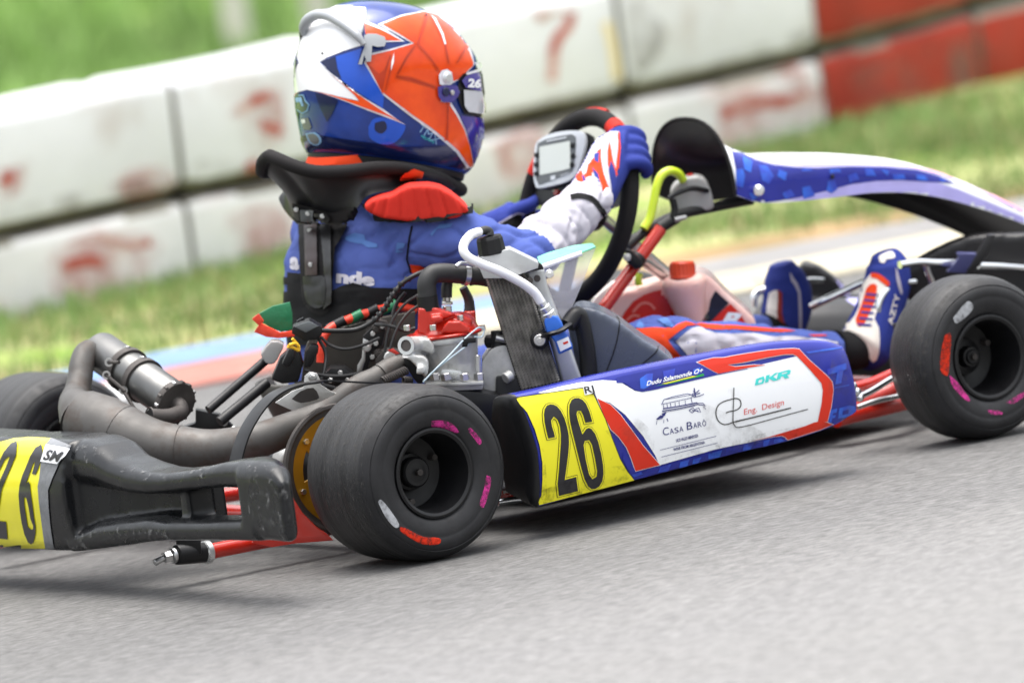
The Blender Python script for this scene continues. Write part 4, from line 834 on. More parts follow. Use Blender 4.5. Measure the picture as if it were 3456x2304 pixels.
mesh('top_rail', [silh(E, [(640, 560), (890, 445), (920, 470), (930, 500), (770, 530), (560, 560)], RY-.03, .02)], M['black'], rad, True, .002)
mesh('filler_neck', [g_cyl(at(E(500, 385), y=RY), at(E(495, 350), y=RY), .018, 24)], M['radtank'], rad)
c0, c1 = at(E(510, 375), y=RY), at(E(480, 222), y=RY); capg = g_lathe([(0, 0), (.0225, 0), (.0232, .002), (.0218, .024), (.0195, .0285), (.0, .0295)], c0, c1-c0, 12)
mesh('filler_cap', [capg], M['black'], rad, True, angle=22)
mesh('cap_nipple', [g_tube(path(E, [(480, 225, RY), (478, 195, RY), (440, 188, RY), (370, 215, RY), (345, 225, RY)]), [.009, .0078, .0072, .0072, .0068], 12, 5)], M['hose'], rad)
mesh('overflow_hose', [g_tube(path(E, [(400, 200, RY-.005), (335, 225, RY-.02), (285, 285, RY-.03), (275, 350, RY-.035), (320, 410, RY-.04), (420, 460, RY-.045), (560, 515, RY-.05), (690, 580, RY-.05), (790, 640, RY-.05), (860, 700, RY-.05), (905, 770, RY-.05)]), .0076, 14, 6)], M['whitehose'], rad)
q = [at(E(*p), y=RY-.05) for p in ((905, 765), (925, 800), (955, 845), (985, 900), (1010, 960), (1035, 1005))]
mesh('hose_fitting', [g_cyl(q[0], q[1], .0075, 14), g_cyl(q[1], q[2], .0105, 18), g_cyl(q[2], q[3], .0125, 18)], M['alulight'], rad, True, angle=30)
bott = mesh('catch_bottle', [silh(E, [(938, 890), (1000, 865), (1040, 880), (1080, 940), (1090, 990), (1160, 1110), (1165, 1140), (1050, 1190), (1020, 1090), (950, 1000), (932, 930)], RY-.05, .036)], M['bluecap'], rad, True, .006, 3)
mesh('bottle_label', [silh(E, [(1035, 1090), (1130, 1050), (1155, 1130), (1065, 1172)], RY-.072, .002)], M['white'], bott, True, .0005)
mesh('label_print', [silh(E, [(1085, 1100), (1125, 1085), (1130, 1100), (1092, 1118)], RY-.0745, .001), ], M['red'], bott, False)
mesh('bottle_strap', [g_tube(path(E, [(935, 1045, RY-.05), (980, 1030, RY-.075), (1050, 1010, RY-.075), (1110, 975, RY-.07), (1125, 960, RY-.05)]), .0085, 8, 5, flat=.5)], M['black'], rad)
p = at(E(895, 1075), y=RY-.04)
mesh('rubber_mount', [g_cyl(p+VH*.03, p-VH*.004, .0155, 28), g_cyl(p-VH*.003, p-VH*.01, .0125, 24)], M['black'], rad)
mesh('mount_washer', [g_cyl(p-VH*.008, p-VH*.012, .0095, 24), g_cyl(p-VH*.011, p-VH*.018, .005, 6)], M['steel'], rad, True, angle=30)
mesh('mount_arm', [g_tube(path(E, [(540, 1060, -.41), (640, 1078, -.42), (720, 1080, -.43), (830, 1075, -.44)]), [.006, .0062, .008, .008], 14, 4)], M['steel'], kart)
mesh('mount_clamp', [g_cyl(at(E(560, 1000), y=-.40), at(E(565, 1160), y=-.40), .0125, 20), g_cyl(at(E(470, 1090), y=-.38), at(E(560, 1085), y=-.40), .011, 20)], M['black'], kart, True)
mesh('side_tank_bolts', [g_cyl(at(E(x, y), y=RY-.03), at(E(x, y), y=RY-.03)-VH*.012, .0055, 12) for x, y in ((875, 575), (815, 590))], M['sooty'], rad)
# clear deflector bolted to the radiator
dp = [(905, 500), (1240, 375), (1352, 330), (1235, 640), (1105, 945), (1010, 800), (950, 640)]
c = at(E(1090, 640), y=RY-.01); PL = [on_plane(E(*p), c, VH) for p in dp]
dfl = mesh('clear_deflector', [g_prism(PL, VH*.0025)], M['clear'], rad, False)
mesh('deflector_edge', [g_tube([on_plane(E(*p), c, VH) for p in ((895, 488), (960, 470), (1240, 372))], .0042, 8, 3)], M['clearedge'], dfl)
mesh('deflector_top', [g_prism([on_plane(E(*p), c, VH)+o for p, o in (((905, 495), VH*.0), ((1240, 372), VH*0), ((1354, 328), VH*0), ((1330, 322), VH*.05), ((1180, 345), VH*.06), ((980, 395), VH*.05), ((880, 425), VH*.03))], Vector((0, 0, .002)))], M['tealedge'], dfl, False)
p = on_plane(E(975, 540), c, VH); mesh('deflector_bolt', [g_cyl(p+VH*.002, p-VH*.004, .007, 24), g_cyl(p-VH*.004, p-VH*.007, .004, 6)], M['chrome'], dfl, True, angle=30)
# ---------------------------------------------------------------- intake airbox
def oval(c, rx, rz, n=24, tilt=0):
    return [c+R0*(rx*cos(w)*cos(tilt)-rz*sin(w)*sin(tilt))+Vector((0, 0, 1))*(rx*cos(w)*sin(tilt)+rz*sin(w)*cos(tilt)) for w in [2*pi*k/n for k in range(n)]]
ab = [silh(E, [(1120, 960), (1160, 850), (1200, 785), (1260, 780), (1340, 800), (1440, 840), (1540, 900), (1650, 985), (1760, 1065), (1850, 1110), (1930, 1170), (1990, 1240), (1990, 1420), (1230, 1480), (1200, 1300)], -.40, .13)]
airbox = blob('intake_airbox', ab, M['airbox'], kart, .004, 14)
tab = bvh(airbox)
decal('moulding_seam', [strip(E, [(1520, 885), (1545, 930), (1530, 1060), (1490, 1200), (1440, 1330)], 4, 4)], tab, M['black'], airbox, .0008, 8)
decal('moulding_seam', [strip(E, [(1865, 1120), (1840, 1180), (1760, 1250), (1700, 1300)], 4, 4)], tab, M['black'], airbox, .0008, 8)
mesh('airbox_rim', [g_tube(path(E, [(1125, 960, -.45), (1200, 870, -.45), (1240, 960, -.45), (1270, 1100, -.45), (1290, 1250, -.45), (1300, 1400, -.45)]), .014, 12, 6)], M['black'], airbox)
# ---------------------------------------------------------------- side pod with its livery
PY = -.645
ps = [((175, 437), (306, 1090)), ((235, 424), (360, 1076)), ((400, 388), (520, 1030)), ((640, 330), (760, 965)), ((900, 275), (1010, 900)), ((1200, 215), (1290, 825)), ((1500, 158), (1570, 752)), ((1750, 118), (1800, 700)), ((1950, 105), (1985, 645)), ((2080, 108), (2120, 592)), ((2165, 132), (2245, 515))]
secs = []
for i, (t_, b_) in enumerate(ps):
    f = i/(len(ps)-1); y0 = PY+.02*max(0, (f-.55)/.45)**2; tp_, bt_ = at(I(*t_), y=y0)+Vector((0, 0, .0035)), at(I(*b_), y=y0)+Vector((0, 0, -.003))
    s = []
    dep = .075
    inner_t = tp_+Vector((.004, dep, -.006)); s.append(inner_t+Vector((0, 0, -.03))); s.append(inner_t+Vector((0, -.012, .002)))
    s.append(tp_+Vector((0, dep*.55, .0005))); s.append(tp_+Vector((0, .025, .002))); s.append(tp_+Vector((0, .009, .001)))
    for k in range(13):
        q = k/12; p_ = tp_.lerp(bt_, .02+.975*q); bul = -.011*sin(pi*q)**.7-.004; conc = .012*sin(pi*q)*max(0, 1-f*9) ; s.append(p_+Vector((conc, bul+.006, 0)))
    s.append(bt_+Vector((0, .006, .001))); s.append(bt_+Vector((0, .03, .006))); s.append(bt_+Vector((0, dep, .02)))
    secs.append(s)
# smooth between the traced sections
fine = []
nk = len(secs[0]); cols = [catmull([s[k] for s in secs], 5) for k in range(nk)]
fine = [[cols[k][i] for k in range(nk)] for i in range(len(cols[0]))]
cen = lambda s: sum(s, Vector((0, 0, 0)))/len(s)
first = [p+(cen(fine[0])-p)*.06+Vector((-.003, .004, 0)) for p in fine[0]]; first2 = [p+(cen(fine[0])-p)*.25+Vector((.004, .012, 0)) for p in fine[0]]
last = [p+(cen(fine[-1])-p)*.08+Vector((.006, .006, 0)) for p in fine[-1]]
pod = mesh('side_pod', [g_loft(fine+[last])], M['podblue'], kart, True, angle=70)
e0_ = [p+(cen(fine[0])-p)*-.004+Vector((.0008, 0, 0)) for p in fine[0]]
endcap = mesh('side_pod_end', [g_loft([e0_, [p+Vector((-.004, .002, 0)) for p in e0_], [p+(cen(fine[0])-p)*.05+Vector((-.008, .008, 0)) for p in fine[0]], [p+(cen(fine[0])-p)*.25+Vector((-.0085, .016, 0)) for p in fine[0]]])], M['black'], pod, True, angle=70)
tpod = bvh(pod, endcap)
def P_(view, name, pts, m, off, sm=0, grid=12): return decal(name, [vw(view, pts)], tpod, M[m], pod, off, grid, sm=sm)
o1, o2, o3, o4, o5 = .0006, .0011, .0016, .0021, .0026
def inset(poly, d):
    P = [Vector(p) for p in poly]; n = len(P); ar = sum(P[i].x*P[(i+1) % n].y-P[(i+1) % n].x*P[i].y for i in range(n)); sg = 1 if ar > 0 else -1; out = []
    for i in range(n):
        a = (P[i]-P[i-1]).normalized(); b = (P[(i+1) % n]-P[i]).normalized(); na, nb = Vector((-a.y, a.x))*sg, Vector((-b.y, b.x))*sg; m_ = (na+nb)
        m_ = m_.normalized()/max(.5, sqrt(max(.05, (1+na.dot(nb))/2))) if m_.length > 1e-6 else na; out.append(tuple(P[i]+m_*d))
    return out
# white field
P_(I, 'white_panel', [(300, 408), (420, 375), (560, 345), (690, 330), (790, 335), (840, 365), (890, 395), (930, 402), (1000, 392), (1390, 293), (1640, 240), (1880, 185), (1900, 175), (2035, 330), (2030, 575), (1990, 590), (1840, 640), (1640, 700), (1520, 722), (1380, 752), (1040, 848), (1015, 790), (940, 670), (830, 540), (740, 470), (660, 445), (640, 400)], 'white', o1)
# red bands
def RO(view, pts):
    P_(view, 'white_outline', inset(pts, -3.2*(1.6 if view is PV else 1)), 'white', o2-.0002); P_(view, 'red_band', pts, 'red', o3-.0002)
RO(I, [(660, 442), (740, 480), (800, 540), (860, 620), (940, 730), (1042, 846), (893, 884), (868, 810), (838, 740), (790, 675), (742, 630), (700, 545)])
RO(PV, [(780, 110), (900, 82), (1000, 80), (1100, 60), (1250, 35), (1450, 5), (1600, -8), (1700, -12), (1752, -5), (1780, 25), (1850, 100), (2030, 260), (2080, 320), (2090, 400), (2070, 560), (2030, 712), (1935, 715), (1950, 640), (1975, 520), (1985, 400), (1970, 330), (1850, 190), (1730, 65), (1690, 45), (1600, 48), (1450, 75), (1180, 130), (1040, 150), (1120, 168), (1300, 150), (1430, 150), (1240, 180), (950, 238), (870, 195), (770, 140), (740, 125)])
RO(PV, [(1270, 905), (1450, 862), (1640, 805), (1800, 758), (1900, 718), (1960, 708), (2030, 718), (2085, 738), (1960, 790), (1800, 840), (1640, 892), (1610, 862), (1580, 850), (1500, 858)])
# blue name field
P_(PV, 'blue_field', [(-60, 280), (0, 262), (200, 222), (450, 170), (640, 135), (700, 130), (770, 145), (860, 195), (945, 240), (1240, 184), (1240, 190), (940, 250), (600, 330), (330, 395), (200, 418), (140, 405), (90, 380), (20, 330), (-60, 330)], 'podblue', o2)
P_(PV, 'blue_field', [(10, 1010), (95, 1130), (128, 1208), (380, 1146), (600, 1085), (870, 1015), (1150, 945), (1290, 908), (1500, 862), (1580, 856), (1640, 895), (1400, 960), (1000, 1060), (600, 1170), (300, 1245), (110, 1285), (60, 1200), (0, 1080)], 'podblue', o2)
for pts in ([(170, 290), (240, 240), (300, 235), (290, 350), (210, 390), (175, 385)], [(400, 215), (520, 190), (510, 260), (410, 290)], [(700, 195), (770, 175), (760, 240), (700, 250)], [(370, 1160), (480, 1130), (450, 1200), (350, 1215)], [(570, 1110), (660, 1085), (640, 1150), (560, 1170)], [(700, 1080), (780, 1060), (750, 1120), (690, 1130)], [(850, 1030), (990, 990), (960, 1060), (850, 1080)], [(1200, 940), (1300, 915), (1270, 985), (1190, 1000)], [(1400, 900), (1460, 885), (1440, 945), (1390, 960)], [(1500, 885), (1570, 875), (1600, 900), (1500, 930)], [(90, 1235), (180, 1205), (200, 1230), (110, 1260)]):
    P_(PV, 'light_blue_fleck', pts, 'podlight', o3, 0)
for pts in ([(2030, 195), (2220, 130), (2225, 190), (2190, 205), (2170, 330), (2110, 345), (2130, 225), (2035, 250)], [(2060, 600), (2130, 580), (2125, 620), (2090, 630), (2085, 650), (2115, 645), (2110, 670), (2080, 680), (2075, 715), (2045, 720)], [(2150, 580), (2250, 550), (2310, 560), (2320, 600), (2280, 640), (2200, 670), (2140, 680)], [(2070, 380), (2250, 345), (2250, 352), (2070, 392)], [(1820, 20), (2180, -30), (2190, -15), (1840, 38)]):
    P_(PV, 'light_blue_letter', pts, 'podlight', o1)
P_(PV, 'dark_letter_bowl', [(2185, 605), (2240, 590), (2240, 630), (2180, 645)], 'podblue', o2)
# number panel
P_(O, 'panel_border', [(196, 212), (960, 100), (1010, 100), (1115, 165), (1150, 240), (1260, 470), (1350, 720), (1440, 950), (1520, 1090), (1614, 1210), (455, 1508), (450, 1470), (480, 1390), (492, 1200), (490, 1000), (460, 800), (400, 600), (310, 400), (225, 300), (196, 250)], 'digit', o2)
P_(O, 'yellow_panel', [(200, 222), (960, 112), (1000, 112), (1102, 170), (1138, 245), (1248, 475), (1338, 725), (1428, 955), (1508, 1095), (1600, 1208), (458, 1506), (454, 1470), (484, 1390), (496, 1200), (494, 1000), (464, 800), (404, 600), (314, 400), (229, 300), (200, 255)], 'yellow', o3)
d2o = [(545, 735), (520, 640), (495, 520), (487, 420), (498, 350), (530, 300), (580, 280), (630, 285), (680, 310), (730, 370), (775, 460), (805, 560), (825, 660), (830, 760), (822, 880), (800, 1050), (782, 1175), (912, 1140), (940, 1350), (668, 1420), (650, 1250), (665, 1100), (680, 900), (690, 760), (690, 660), (680, 570), (655, 500), (630, 478), (615, 500), (625, 560), (650, 640), (665, 708)]
d6o = [(990, 545), (960, 440), (940, 400), (925, 400), (920, 420), (940, 500), (975, 620), (1000, 580), (1045, 558), (1090, 575), (1140, 640), (1180, 740), (1215, 880), (1240, 1030), (1245, 1130), (1230, 1220), (1190, 1290), (1130, 1330), (1070, 1330), (1020, 1290), (975, 1200), (935, 1060), (900, 920), (865, 780), (830, 640), (800, 500), (790, 390), (795, 300), (825, 235), (870, 208), (930, 205), (985, 230), (1030, 280), (1075, 380), (1115, 525)]
d6h = [(1005, 790), (1015, 755), (1040, 750), (1065, 790), (1100, 950), (1125, 1100), (1120, 1150), (1095, 1165), (1070, 1130), (1030, 960)]
for nm, po, ho in (('digit_two', d2o, None), ('digit_six', d6o, d6h)):
    def lay(k, m, off):
        lp = [vw(O, inset(po, k))]+([vw(O, inset(ho, -k))] if ho else [])
        decal(nm if m == 'digit' and k > 10 else 'digit_outline', [lp], tpod, M[m], pod, off, 10)
    lay(0, 'digit', o4); lay(6, 'yellow', o5); lay(21, 'digit', o5+.0006)
P_(O, 'state_sticker', [(975, 85), (1105, 50), (1145, 160), (1000, 192)], 'white', o5+.0004)
def txt(s, view, a, b, up_, m, off, bold=0, slant=0, name='lettering'):
    a, b = Vector(view(*a)), Vector(view(*b)); u = Vector(view(*up_))-Vector(view(0, 0))
    return decal(name, text_mesh(s, a, b-a, u, bold, slant), tpod, M[m], pod, off, 12)
txt('RJ', O, (1005, 172), (1118, 150), (-22, -78), 'digit', o5+.0009, .02)
txt('Dudu Salamonde O+', PV, (235, 358), (790, 225), (4, -46), 'white', o3+.0003, .02, .18)
P_(PV, 'green_swoosh', [(310, 362), (480, 325), (650, 282), (800, 236), (808, 258), (650, 295), (480, 335)], 'green', o3+.0003)
P_(PV, 'yellow_swoosh', [(380, 340), (520, 305), (690, 262), (740, 262), (560, 305), (430, 338)], 'yellow', o3+.0007)
def caps(word, view, a, b, h1, h2, m, off):
    # small capitals: first letter tall, the rest lower
    a, b = Vector(view(*a)), Vector(view(*b)); w = [1.45]+[1]*(len(word)-1); tot = sum(w); x = 0
    for ch_, k in zip(word, w):
        p = a+(b-a)*(x/tot); q = a+(b-a)*((x+k*.86)/tot); hh = h1 if k > 1 else h2
        if ch_ == 'I': q = p+(q-p)*.3
        u = Vector(view(0, -hh))-Vector(view(0, 0)); decal('lettering', text_mesh(ch_, p, q-p, u+Vector((-2, 0)), .0), tpod, M[m], pod, off, 12); x += k
caps('CASA', PV, (402, 852), (612, 806), 80, 56, 'navy', o2)
caps('BAR\u00d4', PV, (640, 796), (838, 750), 80, 56, 'navy', o2)
txt('UCO VALLEY-MENDOZA', PV, (532, 915), (752, 862), (-3, -30), 'navy', o2, .03)
txt('WINE FROM ARGENTINA', PV, (505, 1003), (818, 930), (-3, -30), 'navy', o2, .02)
def line(view, pts, w, m, off=o2, sm=0, nm='print_line'): return decal(nm, [strip(view, pts, w, sm)], tpod, M[m], pod, off, 12)
line(PV, [(372, 993), (930, 855)], 1.6, 'navy'); line(PV, [(385, 1062), (942, 922)], 1.6, 'navy')
# the house drawing
for pts, w in (([(385, 545), (410, 495), (490, 468), (640, 435), (700, 450)], 2.2), ([(410, 495), (690, 445)], 1.6), ([(395, 540), (690, 475)], 2.0), ([(400, 585), (560, 560), (740, 525)], 4.0), ([(390, 608), (560, 580), (750, 540)], 3.0), ([(395, 620), (560, 592), (720, 556)], 1.5),
               ([(405, 545), (412, 590)], 2), ([(440, 535), (445, 582)], 2), ([(475, 528), (480, 575)], 2), ([(520, 520), (524, 568)], 1.6), ([(560, 510), (564, 560)], 1.6), ([(620, 500), (624, 548)], 1.6), ([(680, 480), (690, 530)], 2),
               ([(335, 690), (380, 650), (440, 615), (400, 680), (345, 690)], 3), ([(370, 672), (420, 640)], 6), ([(390, 640), (430, 625)], 5), ([(340, 700), (335, 740)], 1.5), ([(410, 690), (408, 725)], 1.5), ([(440, 680), (450, 710)], 3),
               ([(710, 380), (725, 470)], 4), ([(690, 440), (740, 420), (760, 400)], 3), ([(685, 465), (730, 440), (770, 430)], 3.4), ([(700, 470), (760, 460), (805, 440)], 2.6), ([(700, 410), (720, 420)], 3), ([(735, 530), (800, 530), (820, 560)], 2.4), ([(745, 545), (805, 548)], 2.4),
               ([(660, 600), (700, 575), (720, 600), (690, 625), (660, 600)], 2.6), ([(720, 590), (755, 575), (775, 620), (740, 610)], 2.6), ([(800, 560), (825, 590)], 1.6), ([(690, 600), (750, 605)], 3)):
    line(PV, pts, w, 'navy', o2+.0003*random.random())
# chain drawing of the design firm
line(PV, [(1025, 625), (1060, 612), (1120, 600), (1160, 575), (1175, 540), (1165, 500), (1130, 482), (1080, 490), (1000, 515), (950, 550), (928, 600), (930, 660), (955, 710), (1000, 738), (1050, 735), (1120, 710), (1300, 668), (1500, 618), (1670, 575)], 3.6, 'ink', o2+.0001, 3)
line(PV, [(1103, 375), (1100, 500), (1095, 640), (1095, 710), (1110, 750), (1150, 768), (1300, 735), (1500, 680), (1700, 625), (1838, 588)], 3.0, 'ink', o2+.0006, 3)
for k in range(34):
    t = k/33; x = 1125+(1660-1125)*t; y = 710+(577-710)*t; line(PV, [(x-5, y+6), (x+5, y-4)], 4.0, 'ink', o2+.0009)
txt('Eng.', PV, (1205, 645), (1335, 612), (0, -60), 'redink', o2, 0); txt('Design', PV, (1385, 598), (1600, 545), (0, -60), 'redink', o2, 0)
# DKR mark
for poly in ([[(1325, 290), (1400, 262), (1412, 300), (1395, 335), (1312, 356)], [(1352, 302), (1385, 290), (1388, 305), (1378, 322), (1346, 332)]], [[(1425, 255), (1462, 246), (1456, 275), (1515, 230), (1548, 224), (1495, 268), (1545, 300), (1500, 310), (1452, 285), (1448, 318), (1412, 328)]], [[(1545, 228), (1650, 198), (1670, 205), (1660, 240), (1632, 252), (1655, 278), (1610, 285), (1590, 262), (1572, 268), (1566, 290), (1528, 298)], [(1582, 232), (1635, 218), (1630, 232), (1578, 246)]]):
    decal('brand_letter', [[vw(PV, h) for h in poly]], tpod, M['teal'], pod, o2, 10)
for k, (pts, m) in enumerate((([(1300, 470), (1420, 520), (1660, 640), (1640, 710), (1400, 745), (1300, 620)], 'grime'), ([(690, 870), (800, 850), (890, 930), (700, 990), (330, 1085), (310, 1000)], 'rubberdust'), ([(300, 760), (330, 760), (345, 1080), (306, 1086)], 'rubberdust'), ([(1040, 800), (1500, 690), (1800, 620), (2050, 580), (2080, 600), (1800, 690), (1300, 810), (900, 915)], 'rubberdust'), ([(700, 640), (900, 560), (1000, 700), (960, 780), (800, 740)], 'grime'), ([(2080, 200), (2170, 180), (2230, 480), (2120, 560), (2060, 400)], 'grime'))):
    decal('road_film', [vw(I, pts)], tpod, M[m], pod, .0042+.0003*k, 14, sm=2)
mesh('light_blocker', [g_prism([Vector(p) for p in ((.22, -.58, .075), (.76, -.58, .085), (.80, -.30, .06), (.22, -.27, .055))], Vector((0, 0, .004)))], M['black'], kart, False)  # unseen sheet added to block overhead light and darken the ground beneath
# ---------------------------------------------------------------- steering wheel, display, column
tau = radians(70); WC = at(S(1948, 705), y=0); wa = Vector((0, 1, 0)); wb = Vector((cos(tau), 0, sin(tau))); wk = wa.cross(wb); wk = -wk if wk.x > 0 else wk   # wk points at the driver
WR = .155
def ring(a): return WC+WR*(cos(a)*wa+sin(a)*wb)
sw = empty('steering_wheel', (0, 0, 0), kart)
mesh('grip', [g_tube([ring(2*pi*k/72) for k in range(72)], .0152, 18, 1, ref=tuple(wk), closed=True)], M['foam'], sw)
def wheel_angle(px):
    q = on_plane(px, WC, wk)-WC; return atan2(q.dot(wb), q.dot(wa))
for px, half in ((F(985, 285), .07), (F(250, 545), .09), (F(700, 118), .0)):
    a = wheel_angle(px)
    if half: mesh('grip_accent', [g_tube([ring(a+half*(k/6-.5)*2) for k in range(7)], .0162, 18, 1, ref=tuple(wk))], M['redcloth'], sw)
mesh('grip_accent', [g_tube([ring(wheel_angle(F(760, 130))+.28*(k/8-.5)*2)+WR*0*wb+ (ring(wheel_angle(F(760, 130))+.28*(k/8-.5)*2)-WC).normalized()*.0115-wk*.004 for k in range(9)], .006, 10, 1)], M['redcloth'], sw)
sp = []
for a in (radians(-90), radians(10), radians(170)):
    sp.append(ribbon([WC-wk*.012, WC-wk*.006+(ring(a)-WC)*.5, ring(a)], .03, ((ring(a)-WC).cross(wk)), .0025))
mesh('spokes', sp, M['black'], sw, True)
mesh('hub', [g_cyl(WC-wk*.045, WC, .03, 24)], M['black'], sw)
mesh('steering_column', [g_cyl(WC-wk*.04, Vector((1.12, 0, .09)), .01, 16)], M['steel'], kart)
dsp = empty('dash_display', (0, 0, 0), kart); dc = WC+wk*.035; dcp = F(490, 555)
dn = (wk*.75-FW*.25).normalized(); d0 = on_plane(dcp, dc, dn)
def dpl(pts, k=0, sm=0):
    P = [on_plane(F(*p), d0, dn)+dn*k for p in pts]; return catmull(P+[P[0]], sm)[:-1] if sm else P
outer = [(300, 420), (340, 372), (430, 325), (560, 298), (680, 298), (725, 325), (738, 400), (715, 520), (675, 640), (640, 705), (560, 752), (430, 785), (330, 803), (302, 785), (284, 700), (283, 560)]
mesh('display_case', [g_prism(dpl(outer, -.022), dn*.022)], M['black'], dsp, True, .004, 3)
mesh('display_rim', [g_prism(dpl(outer, 0, 3), dn*.006)], M['silver'], dsp, True, .0025, 3)
mesh('display_bezel', [g_prism(dpl([(325, 408), (400, 372), (520, 345), (625, 328), (658, 350), (660, 420), (650, 540), (625, 655), (560, 690), (430, 740), (335, 775), (312, 720), (308, 560)], .006), dn*.0012)], M['bezel'], dsp, False)
mesh('display_screen', [g_prism(dpl([(342, 440), (610, 388), (616, 625), (560, 645), (345, 690)], .0072), dn*.0006)], M['screen'], dsp, False)
for x, y in ((318, 515), (314, 600), (316, 680), (636, 430), (640, 520), (632, 600)):
    mesh('display_button', [g_prism(dpl([(x-16, y-18), (x+16, y-24), (x+18, y+14), (x-14, y+20)], .007), dn*.003)], M['black'], dsp, True, .0008)
for pts in ([(405, 385), (580, 350), (582, 362), (406, 397)], [(440, 700), (480, 690), (484, 725), (444, 735)], [(530, 690), (600, 668), (600, 674), (530, 697)]): mesh('display_print', [g_prism(dpl(pts, .0074), dn*.0005)], M['silver'], dsp, False)
mesh('display_bracket', [g_prism(dpl([(440, 780), (560, 755), (640, 720), (640, 850), (500, 910)], -.03), dn*.02)], M['bezel'], dsp, True, .002)
mesh('red_button', [g_cyl(on_plane(F(445, 828), d0, dn)-dn*.02, on_plane(F(438, 828), d0, dn)-dn*.005, .0055, 12)], M['redpaint'], dsp)
# ---------------------------------------------------------------- steering support and panel bracket
mesh('steering_support', [g_tube([at(E(1330, 940), y=-.07), at(E(1880, 175), y=-.07)], .0112, 18, 1)], M['redpaint'], kart)
mesh('support_clamp', [g_tube([at(E(1655, 465), y=-.07), at(E(1712, 400), y=-.07)], .0142, 20, 1), silh(E, [(1590, 330), (1650, 350), (1720, 420), (1740, 470), (1680, 500), (1600, 440)], -.085, .03)], M['black'], kart, True, .002)
p = at(E(1608, 405), y=-.1); mesh('clamp_bolt', [g_cyl(p, p-VH*.006, .0065, 20), g_cyl(p-VH*.006, p-VH*.009, .0035, 6)], M['steel'], kart, True, angle=30)
mesh('panel_bracket', [g_tube(path(G, [(-60, 870, -.05), (60, 770, -.05), (220, 685, -.05), (480, 625, -.06), (700, 583, -.07)]), .0085, 12, 5)], M['black'], kart)
mesh('panel_bracket', [g_tube(path(G, [(-110, 860, -.04), (0, 800, -.04), (120, 740, -.05), (230, 690, -.05)]), .006, 12, 5)], M['black'], kart)
mesh('bracket_joint', [g_tube(path(G, [(130, 760, -.06), (240, 690, -.06)]), .0105, 12, 1)], M['black'], kart)
mesh('bracket_pin', [g_tube(path(G, [(225, 705, -.07), (295, 690, -.07)]), .0042, 10, 1)], M['steel'], kart)
mesh('steering_stay', [g_tube(path(N, [(640, 90, -.03), (840, 230, .0)]), .0085, 14, 1)], M['steel'], kart)
# ---------------------------------------------------------------- front panel (shell over the column)
def arch(xr, zb, zt, hw, sh, n=25, lean=0):
    P = []
    for k in range(n):
        a = pi*k/(n-1); c_, s_ = cos(a), sin(a); P.append(Vector((xr+lean*s_, -hw*abs(c_)**sh*(1 if c_ >= 0 else -1), zb+(zt-zb)*abs(s_)**sh)))
    return P
fpn = [  # (column in G, row of lower right edge, row of crest, half width, squareness)
    (598, 556, 96, .122, .82, -330), (650, 575, 200, .124, .68, -300), (740, 600, 262, .126, .52, -260), (900, 600, 300, .128, .42, -240), (1200, 570, 286, .13, .38, -240), (1430, 543, 296, .13, .38, -240), (1700, 548, 330, .13, .40, -240), (2000, 612, 425, .13, .42, -240), (2352, 732, 590, .13, .44, -240), (2700, 900, 790, .13, .46, -240), (2900, 1050, 950, .125, .46, -240)]
osec = []
for u, vb, vt, hw, sq, du in fpn:
    pb = at(G(u, vb), y=-hw); pt = at(G(u+du, vt), y=0)
    osec.append(arch(pb.x, pb.z, pt.z, hw, sq, lean=0))
cols = [catmull([s[k] for s in osec], 5) for k in range(25)]; osec = [[cols[k][i] for k in range(25)] for i in range(len(cols[0]))]
isec = [[cen(s)*.02+p*.98+Vector((0, 0, -.0005)) for p in s] for s in osec]
fpan = mesh('front_panel', [g_loft(osec, False, False)], M['white'], kart, True, angle=80)
mesh('panel_lining', [g_loft(isec, False, False), g_loft([osec[0], isec[0]], False, False), ], M['carbon'], fpan, True, angle=80)
mesh('panel_rim', [g_tube(osec[0], .0032, 8, 1)], M['foam'], fpan)
tfp = bvh(fpan)
def FP(pts, m, off=.0008, sm=0): return decal('panel_graphic', [vw(G, pts)], tfp, M[m], fpan, off, 12, sm=sm)
FP([(560, 235), (600, 258), (640, 300), (720, 345), (830, 375), (960, 390), (1100, 395), (1300, 385), (1500, 388), (1700, 405), (1830, 440), (1940, 485), (1800, 478), (1600, 465), (1450, 470), (1300, 490), (1150, 530), (980, 570), (860, 590), (760, 602), (680, 585), (606, 555), (600, 400), (575, 290)], 'podblue')
FP([(860, 580), (980, 560), (1150, 522), (1300, 482), (1450, 462), (1600, 458), (1800, 472), (1950, 520), (2352, 690), (2352, 725), (2200, 680), (2000, 610), (1850, 570), (1700, 548), (1550, 535), (1430, 540), (1200, 568), (1000, 590)], 'lilac', .0006)
FP([(590, 255), (640, 275), (720, 310), (850, 340), (1000, 365), (1300, 366), (1600, 372), (1800, 405), (2000, 460), (2352, 640), (2352, 668), (2000, 495), (1850, 440), (1700, 400), (1500, 385), (1300, 382), (1100, 392), (960, 386), (830, 370), (720, 340), (640, 296)], 'lilac', .0007)
FP([(1600, 372), (1800, 408), (2000, 470), (2352, 650), (2352, 662), (2000, 482), (1800, 420)], 'pinkstripe', .0012)
